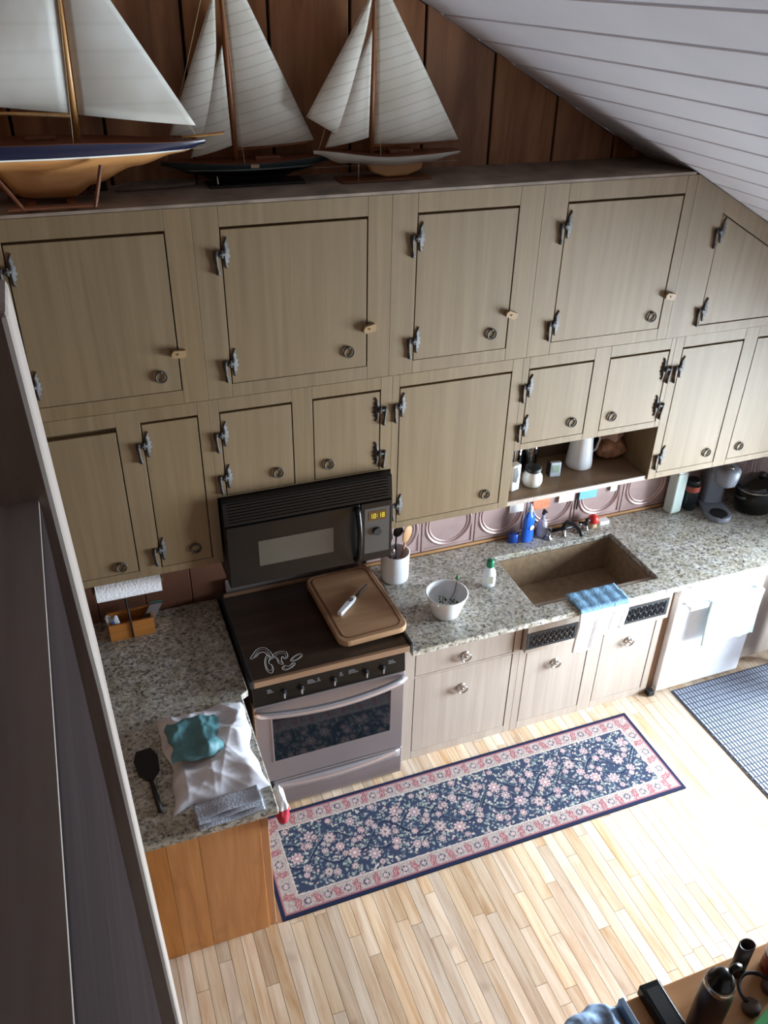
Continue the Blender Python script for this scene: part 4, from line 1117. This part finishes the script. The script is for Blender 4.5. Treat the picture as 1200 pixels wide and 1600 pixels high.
# black slow cooker
ckr = thing('slow_cooker', 'black oval slow cooker at the far end of the worktop', 'cooker', (2.50, .40, Z), .15)
MB().lathe([(.11, 0), (.135, .01), (.15, .08), (.152, .16), (.14, .165)], sy=.78, n=30).build('base', BLACK, ckr, smooth=True)
MB().lathe([(.156, .162), (.158, .168), (.14, .185), (.07, .215), (.01, .222)], sy=.78, n=30).build('lid', GLASSBLK, ckr, smooth=True)
MB().tube([(.156*math.cos(2*PI*i/30), .156*.78*math.sin(2*PI*i/30), .163) for i in range(30)], .004, 6, True).build('rim', SILVER, ckr, smooth=True)
MB().lathe([(.012, .22), (.022, .228), (.02, .245), (.004, .248)], n=14).build('knob', BLACKM, ckr, smooth=True)
for sx in (-1, 1): MB().tube([(sx*.145, -.03, .12), (sx*.175, -.02, .125), (sx*.175, .02, .125), (sx*.145, .03, .12)], .009, 8).build('handle', BLACKM, ckr, smooth=True)

# ---------------------------------------------------------------- things on the open shelf
ZS = 1.4238
pi_ = thing('pitcher', 'white enamel pitcher on the open shelf', 'pitcher', (1.195, .45, ZS))
MB().lathe([(.066, 0), (.072, .005), (.072, .03), (.060, .15), (.056, .21), (.060, .225), (.054, .224), (.05, .20), (.055, .03), (.01, .012)], n=28).build('jug', WHITE, pi_, smooth=True)
MB().tube([(.055, 0, .19), (.095, -.005, .185), (.11, -.005, .14), (.095, -.005, .085), (.064, 0, .065)], .007, 8).build('handle', WHITE, pi_, smooth=True)
ck_ = thing('digital_clock', 'small silver digital clock on the open shelf', 'clock', (1.005, .375, ZS), -.15)
MB().prism([(-.03, 0), (.03, 0), (.028, .085), (-.028, .085)], 'y', 0, .022).build('case', plain('silver_plastic', (186, 192, 200), .3), ck_, bevel=.004, seg=3)
MB().box(-.019, .019, -.0015, -.0002, .028, .07).build('screen', LCD, ck_)
MB().box(-.032, -.0305, .002, .05, .0, .08).build('side', BLACKM, ck_); MB().box(-.028, .028, .0225, .045, 0, .06).build('stand', BLACKM, ck_)
gj = thing('sugar_jar', 'squat glass jar of sugar with black lid on the shelf', 'jar', (.848, .345, ZS))
MB().lathe([(.038, 0), (.048, .006), (.054, .03), (.050, .06), (.036, .078), (.034, .084)], n=24).build('jar', plain('sugar_white', (232, 230, 220), .2, coat=.6), gj, smooth=True)
MB().lathe([(.040, .0845), (.042, .088), (.042, .104), (.036, .108), (.004, .109)], n=24).build('lid', BLACKM, gj, smooth=True)
for i, (jx, jy, jh, lb) in enumerate(((.80, .47, .21, 'tall clear glass jar behind the striped packet on the shelf'), (.905, .49, .22, 'tall clear glass jar behind the sugar jar'))):
    tj = thing('glass_jar', lb, 'jar', (jx, jy, ZS))
    MB().lathe([(.044, 0), (.046, .004), (.046, jh-.03), (.038, jh-.01), (.038, jh), (.036, jh), (.036, jh-.01), (.044, jh-.032), (.044, .006), (.01, .005)], n=24).build('jar', CLEAR, tj, smooth=True)
    MB().lathe([(.040, jh+.0005), (.041, jh+.016), (.004, jh+.017)], n=24).build('lid', SILVER, tj, smooth=True)
pk = thing('white_packet', 'white and black packet at the end of the shelf', 'packet', (.728, .335, ZS), .25)
MB().prism(rrect(.030, .024, .012), 'z', 0, .15).build('packet', WHITEP, pk, bevel=.008, seg=3)
MB().prism([(-.022, .06), (.0, .05), (.012, .09), (.0, .145), (-.022, .14)], 'y', -.0252, -.0244).build('print', BLACKM, pk)
# crinkled snack bag
sb = thing('snack_bag', 'crumpled brown and white snack bag on the shelf', 'bag', (1.400, .47, ZS), -.1)
def crump(L_, W__, H__, nz_, seed, nu_=26, nv_=14):
    r_ = np.random.default_rng(seed); ph = r_.random(6)*6
    def f(u, v):
        a_ = 2*PI*u; b_ = PI*v
        s1 = math.sin(b_)
        x_ = L_/2*s1*abs(math.cos(a_))**.6*(1 if math.cos(a_) > 0 else -1); y_ = W__/2*s1*abs(math.sin(a_))**.6*(1 if math.sin(a_) > 0 else -1); z_ = H__/2*(1-math.cos(b_))
        k_ = nz_*s1*(math.sin(5*a_+ph[0]+3*b_)+.7*math.sin(9*a_+ph[1]-5*b_)+.5*math.sin(14*a_+ph[2]+7*b_))
        return (x_*(1+k_), y_*(1+k_), max(z_*(1+.3*k_), 0))
    return MB().grid(f, nu_, nv_)
crump(.17, .10, .12, .07, 3).build('bag', plain('snack_foil', (176, 130, 100), .4, vary=.6, vscale=22), sb, smooth=True)
MB().grid(lambda u, v: (-.075+.15*u, -.012+.02*math.sin(u*8)+.012*v, .112+.05*v+.006*math.sin(u*21)), 20, 4).build('bag_top', plain('foil_pale', (206, 180, 168), .4, vary=.3, vscale=30), sb, smooth=True, solid=.003)

# ---------------------------------------------------------------- left worktop
# paper towel roll under the cabinet
pt = thing('paper_towel_roll', 'white paper towel roll on a holder under the cabinet', 'paper towel', (-1.225, .30, 1.322))
MB().cyl((-.142, 0, 0), (.142, 0, 0), .057, n=28).build('roll', WHITEC, pt, smooth=False)
br_ = MB()
for sx in (-1, 1): br_.box(sx*.152-.004, sx*.152+.004, -.012, .012, -.012, .081)
br_.box(-.156, .156, -.012, .012, .0775, .0812); br_.cyl((-.150, 0, 0), (.150, 0, 0), .009, n=10)
br_.build('holder', BROWN, pt)
cd = thing('wooden_caddy', 'small orange wooden caddy with a dark strap handle', 'caddy', (-1.24, .475, Z))
cm_ = MB(); cm_.box(-.105, .105, -.055, .055, 0, .010); cm_.box(-.105, .105, -.055, -.045, .010, .095); cm_.box(-.105, .105, .045, .055, .010, .095); cm_.box(-.105, -.095, -.045, .045, .010, .095); cm_.box(.095, .105, -.045, .045, .010, .095)
cm_.build('box', wood('caddy_pine', [(.3, (172, 104, 44)), (.7, (204, 138, 70))], 'x', 6, 10, .5), cd)
MB().tube([(0, -.058, .005), (0, -.058, .10), (-.004, -.05, .16), (-.006, 0, .20), (-.004, .05, .16), (0, .058, .10), (0, .058, .04)], .005, 6).build('strap', BLACKM, cd)
np_ = thing('napkin_packet', 'blue and white napkin packet sticking out of the caddy', 'packet', (-1.312, .462, Z+.0105), .1)
MB().grid(lambda u, v: (-.022+.05*u-.02*v, -.012+.01*math.sin(u*6), .118*v+.012*math.sin(u*9)*v), 8, 8).build('wrapper', plain('napkin_white', (214, 224, 238), .5), np_, smooth=True, solid=.012)
MB().box(-.018, .012, -.0245, -.0235, .085, .10).build('print', plain('print_blue', (60, 90, 170), .5), np_)
mg = thing('magazine', 'grey magazine leaning inside the wooden caddy', 'magazine', (-1.18, .478, Z+.0105), 0)
MB().add([(-.03, -.012, 0), (.03, -.012, 0), (.10, -.012, .13), (.04, -.012, .13), (-.03, .0, 0), (.03, .0, 0), (.10, .0, .13), (.04, .0, .13)], [(0, 1, 2, 3), (7, 6, 5, 4), (0, 4, 5, 1), (1, 5, 6, 2), (2, 6, 7, 3), (3, 7, 4, 0)]).build('pages', plain('grey_pages', (110, 102, 104), .5), mg)
MB().add([(-.03, .001, 0), (.03, .001, 0), (.105, .001, .135), (.045, .001, .135), (-.03, .006, 0), (.03, .006, 0), (.105, .006, .135), (.045, .006, .135)], [(0, 1, 2, 3), (7, 6, 5, 4), (0, 4, 5, 1), (1, 5, 6, 2), (2, 6, 7, 3), (3, 7, 4, 0)]).build('cover', plain('cover_green', (54, 104, 84), .5), mg)

# plastic bag with teal bundle
def heap(x0, x1, y0, y1, h, seed, nu_=70, nv_=80, sharp=1.0, rag=.012):
    r_ = np.random.default_rng(seed); K = []
    for i in range(16):
        fr = r_.uniform(7, 42); an = r_.uniform(0, PI); K.append((fr*math.cos(an), fr*math.sin(an), r_.uniform(0, 6.28), r_.uniform(.4, 1)*14/(10+fr), r_.uniform(2, 8), r_.uniform(0, 6)))
    p1, p2 = r_.uniform(0, 6, 2)
    def f(u, v):
        rg1 = rag*(math.sin(v*8+p1)+.5*math.sin(v*19+p2)); rg2 = rag*(math.sin(u*7+p2)+.5*math.sin(u*17+p1))
        x_ = x0+(x1-x0)*u+rg1*(1 if u < .5 else -1)*abs(2*u-1); y_ = y0+(y1-y0)*v+rg2*(1 if v < .5 else -1)*abs(2*v-1)
        e_ = min(1, 6*min(u, 1-u))*min(1, 6*min(v, 1-v)); e_ = math.sin(e_*PI/2)**.6
        n_ = sum(a_*(1-2*abs(math.sin(kx*x_+ky*y_+p_+.6*math.sin(w_*(ky*x_-kx*y_)*.05+q_)))**.7) for kx, ky, p_, a_, w_, q_ in K)*.0085*sharp
        z_ = h*e_*(.85+.2*math.sin(u*4+p1)*math.sin(v*5+p2))+n_*e_
        return (x_, y_, max(z_, .0012))
    return MB().grid(f, nu_, nv_)
bg = thing('plastic_bag', 'crumpled white plastic bag with a teal bundle on the left worktop', 'bag', (-1.02, -.43, Z))
heap(-.185, .17, -.245, .255, .085, 11, sharp=1.3).build('film', BAGM, bg, smooth=True)
heap(-.165, .045, -.065, .165, .040, 5, 44, 44, sharp=.9, rag=.008).build('teal_bundle', TEAL, bg, (0, 0, .062), smooth=True)
gt_ = thing('folded_cloth', 'folded grey ribbed cloth under the front edge of the plastic bag', 'cloth', (-1.02, -.735, Z), .06)
for q in range(3):
    MB().grid(lambda u, v, q=q: (-.125+.26*u, -.052+.095*v*(1-.12*q)+.014*q, .005+.013*q+.003*math.sin(u*9+q*2)+.002*math.sin(v*9)), 30, 10).build('fold', GREYC, gt_, smooth=True, solid=.008)

# black turner on the left worktop
tu = thing('black_turner', 'black slotted turner lying beside the plastic bag', 'turner', (-1.285, -.39, Z), .05)
MB().prism([(-.04, -.06), (-.048, .02), (-.03, .07), (.03, .07), (.05, .02), (.042, -.06), (.012, -.10), (-.012, -.10)], 'z', .0, .008).build('blade', BLACKM, tu, bevel=.002)
MB().tube([(0, -.095, .010), (.002, -.15, .013), (.004, -.20, .012), (.006, -.27, .010)], [.007, .009, .011, .009], 8).build('handle', BLACKM, tu, smooth=True)

# cloth and mitt hanging on the side of the peninsula
hk = thing('towel_hook_bar', 'short black bar under the worktop edge by the oven', 'hook', (-.88, -.55, .83))
MB().cyl((0.001, 0, 0), (.05, 0, 0), .006, n=8).build('peg', BLACKM, hk); MB().cyl((.044, -.09, 0), (.044, .02, 0), .006, n=8).build('bar', BLACKM, hk)
me = crump(.055, .14, .17, .05, 4).mesh('oven_mitt', True); me.materials.append(WHITEC); me.materials.append(REDC)
for p in me.polygons: p.material_index = 1 if sum(me.vertices[i].co.z for i in p.vertices)/4 < .115 else 0
tag(obj('oven_mitt', me, None, None, (-.798, -.655, .675)), 'white oven mitt with a red end hanging beside the oven door', 'oven mitt')
tag(crump(.05, .08, .15, .04, 9).build('pot_holder', plain('dark_quilted_cloth', (40, 34, 40), .8), None, (-.80, -.545, .62), True), 'dark quilted pot holder hanging next to the red and white mitt', 'pot holder')

# ---------------------------------------------------------------- island at the lower right
ib = thing('kitchen_island', 'wooden kitchen island with an orange brown top', 'island', (-.55, -2.6, 0))
MB().box(0, 1.9, 0, .722, .868, .90).build('top', TABLE, ib, bevel=.006, seg=3)
MB().box(.05, 1.85, .06, .66, .0, .867).build('body', BEIGE_LOW, ib)
MB().box(.0505, 1.8495, .661, .672, .05, .86).build('back_panel', PANEL, ib)
ZI = .9008
bt_ = thing('insulated_bottle', 'tall dark insulated bottle with a black sport cap on the island', 'bottle', (.205, -2.03, ZI)); bt_.scale = (1.18, 1.18, 1.04)
MB().lathe([(.036, 0), (.040, .005), (.041, .20), (.036, .222), (.034, .23)], n=26).build('bottle', plain('brown_black_steel', (52, 40, 38), .35, .3), bt_, smooth=True)
MB().lathe([(.0375, .2285), (.0385, .232), (.0385, .246), (.036, .25)], n=26).build('collar', SILVER, bt_, smooth=True)
MB().lathe([(.034, .2505), (.034, .262), (.026, .27), (.020, .292), (.012, .298), (.003, .30)], n=22).build('cap', BLACK, bt_, smooth=True)
MB().tube([(.018, .0, .285), (.038, .004, .295), (.052, .004, .285)], [.008, .009, .010], 8).build('spout', BLACK, bt_, smooth=True)
ph = thing('phone_dock', 'black electronic device with ridged edges on the island', 'device', (.108, -1.955, ZI), -.02)
MB().prism(rrect(.036, .085, .006), 'z', 0, .045).build('case', BLACK, ph, bevel=.004)
MB().box(-.024, .024, -.075, .065, .0455, .048).build('inset', BLACKM, ph); MB().box(.0365, .0395, -.08, .08, .01, .04).build('side_rail', SILVER, ph)
bc_ = thing('blue_cloth', 'crumpled blue and white cloth on the island edge', 'cloth', (-.135, -1.965, ZI))
heap(-.14, .11, -.13, .10, .075, 21, 44, 40, sharp=1.2).build('cloth', plain('denim_pattern', (150, 176, 208), .85, vary=.5, vscale=24), bc_, smooth=True)
tag(MB().prism(rrect(.010, .07, .004), 'z', 0, .05).build('blue_ruler', plain('slate_blue', (112, 136, 164), .4), None, (-.005, -1.955, ZI), bevel=.002), 'slim slate blue box between the cloth and the black device', 'box')
rj = thing('red_jar', 'jar with red body and white lid at the island edge', 'jar', (.555, -1.965, ZI))
MB().lathe([(.046, 0), (.050, .005), (.050, .085), (.046, .09)], n=24).build('jar', plain('dark_red', (120, 30, 26), .3), rj, smooth=True)
MB().lathe([(.052, .0905), (.053, .095), (.053, .125), (.048, .13), (.004, .131)], n=24).build('lid', WHITEP, rj, smooth=True)
rm = thing('black_holder', 'dark tube holder with an open end behind the insulated bottle', 'holder', (.425, -1.925, ZI))
MB().lathe([(.030, 0), (.030, .16), (.024, .16), (.024, .02), (.005, .018)], n=20, sy=.7).build('tube', plain('dark_brown_plastic', (44, 32, 30), .4), rm, smooth=True)
hp = thing('headphones', 'dark headphones with a curved band lying on the island', 'headphones', (.435, -2.01, ZI), .3); hp.scale = (.7, .7, .8)
MB().tube([(-.085*math.cos(t), .085*math.sin(t), .035) for t in [PI*i/16 for i in range(17)]], .009, 8).build('band', BLACKM, hp, smooth=True)
for sx in (-1, 1):
    MB().lathe([(.034, 0), (.040, .008), (.040, .03), (.03, .036), (.004, .037)], (sx*.078, -.02, .0), 20).build('ear_cup', plain('brown_pad', (84, 66, 58), .6) if sx < 0 else bpy.data.materials['brown_pad'], hp, smooth=True)
gb = thing('green_box', 'green and white carton lying at the corner of the island', 'carton', (.41, -2.15, ZI), .30)
MB().box(-.12, .12, -.07, .07, 0, .09).build('carton', plain('carton_green', (46, 150, 74), .5), gb, bevel=.002)
MB().box(-.05, .05, -.04, .04, .0902, .0912).build('label', WHITEP, gb)
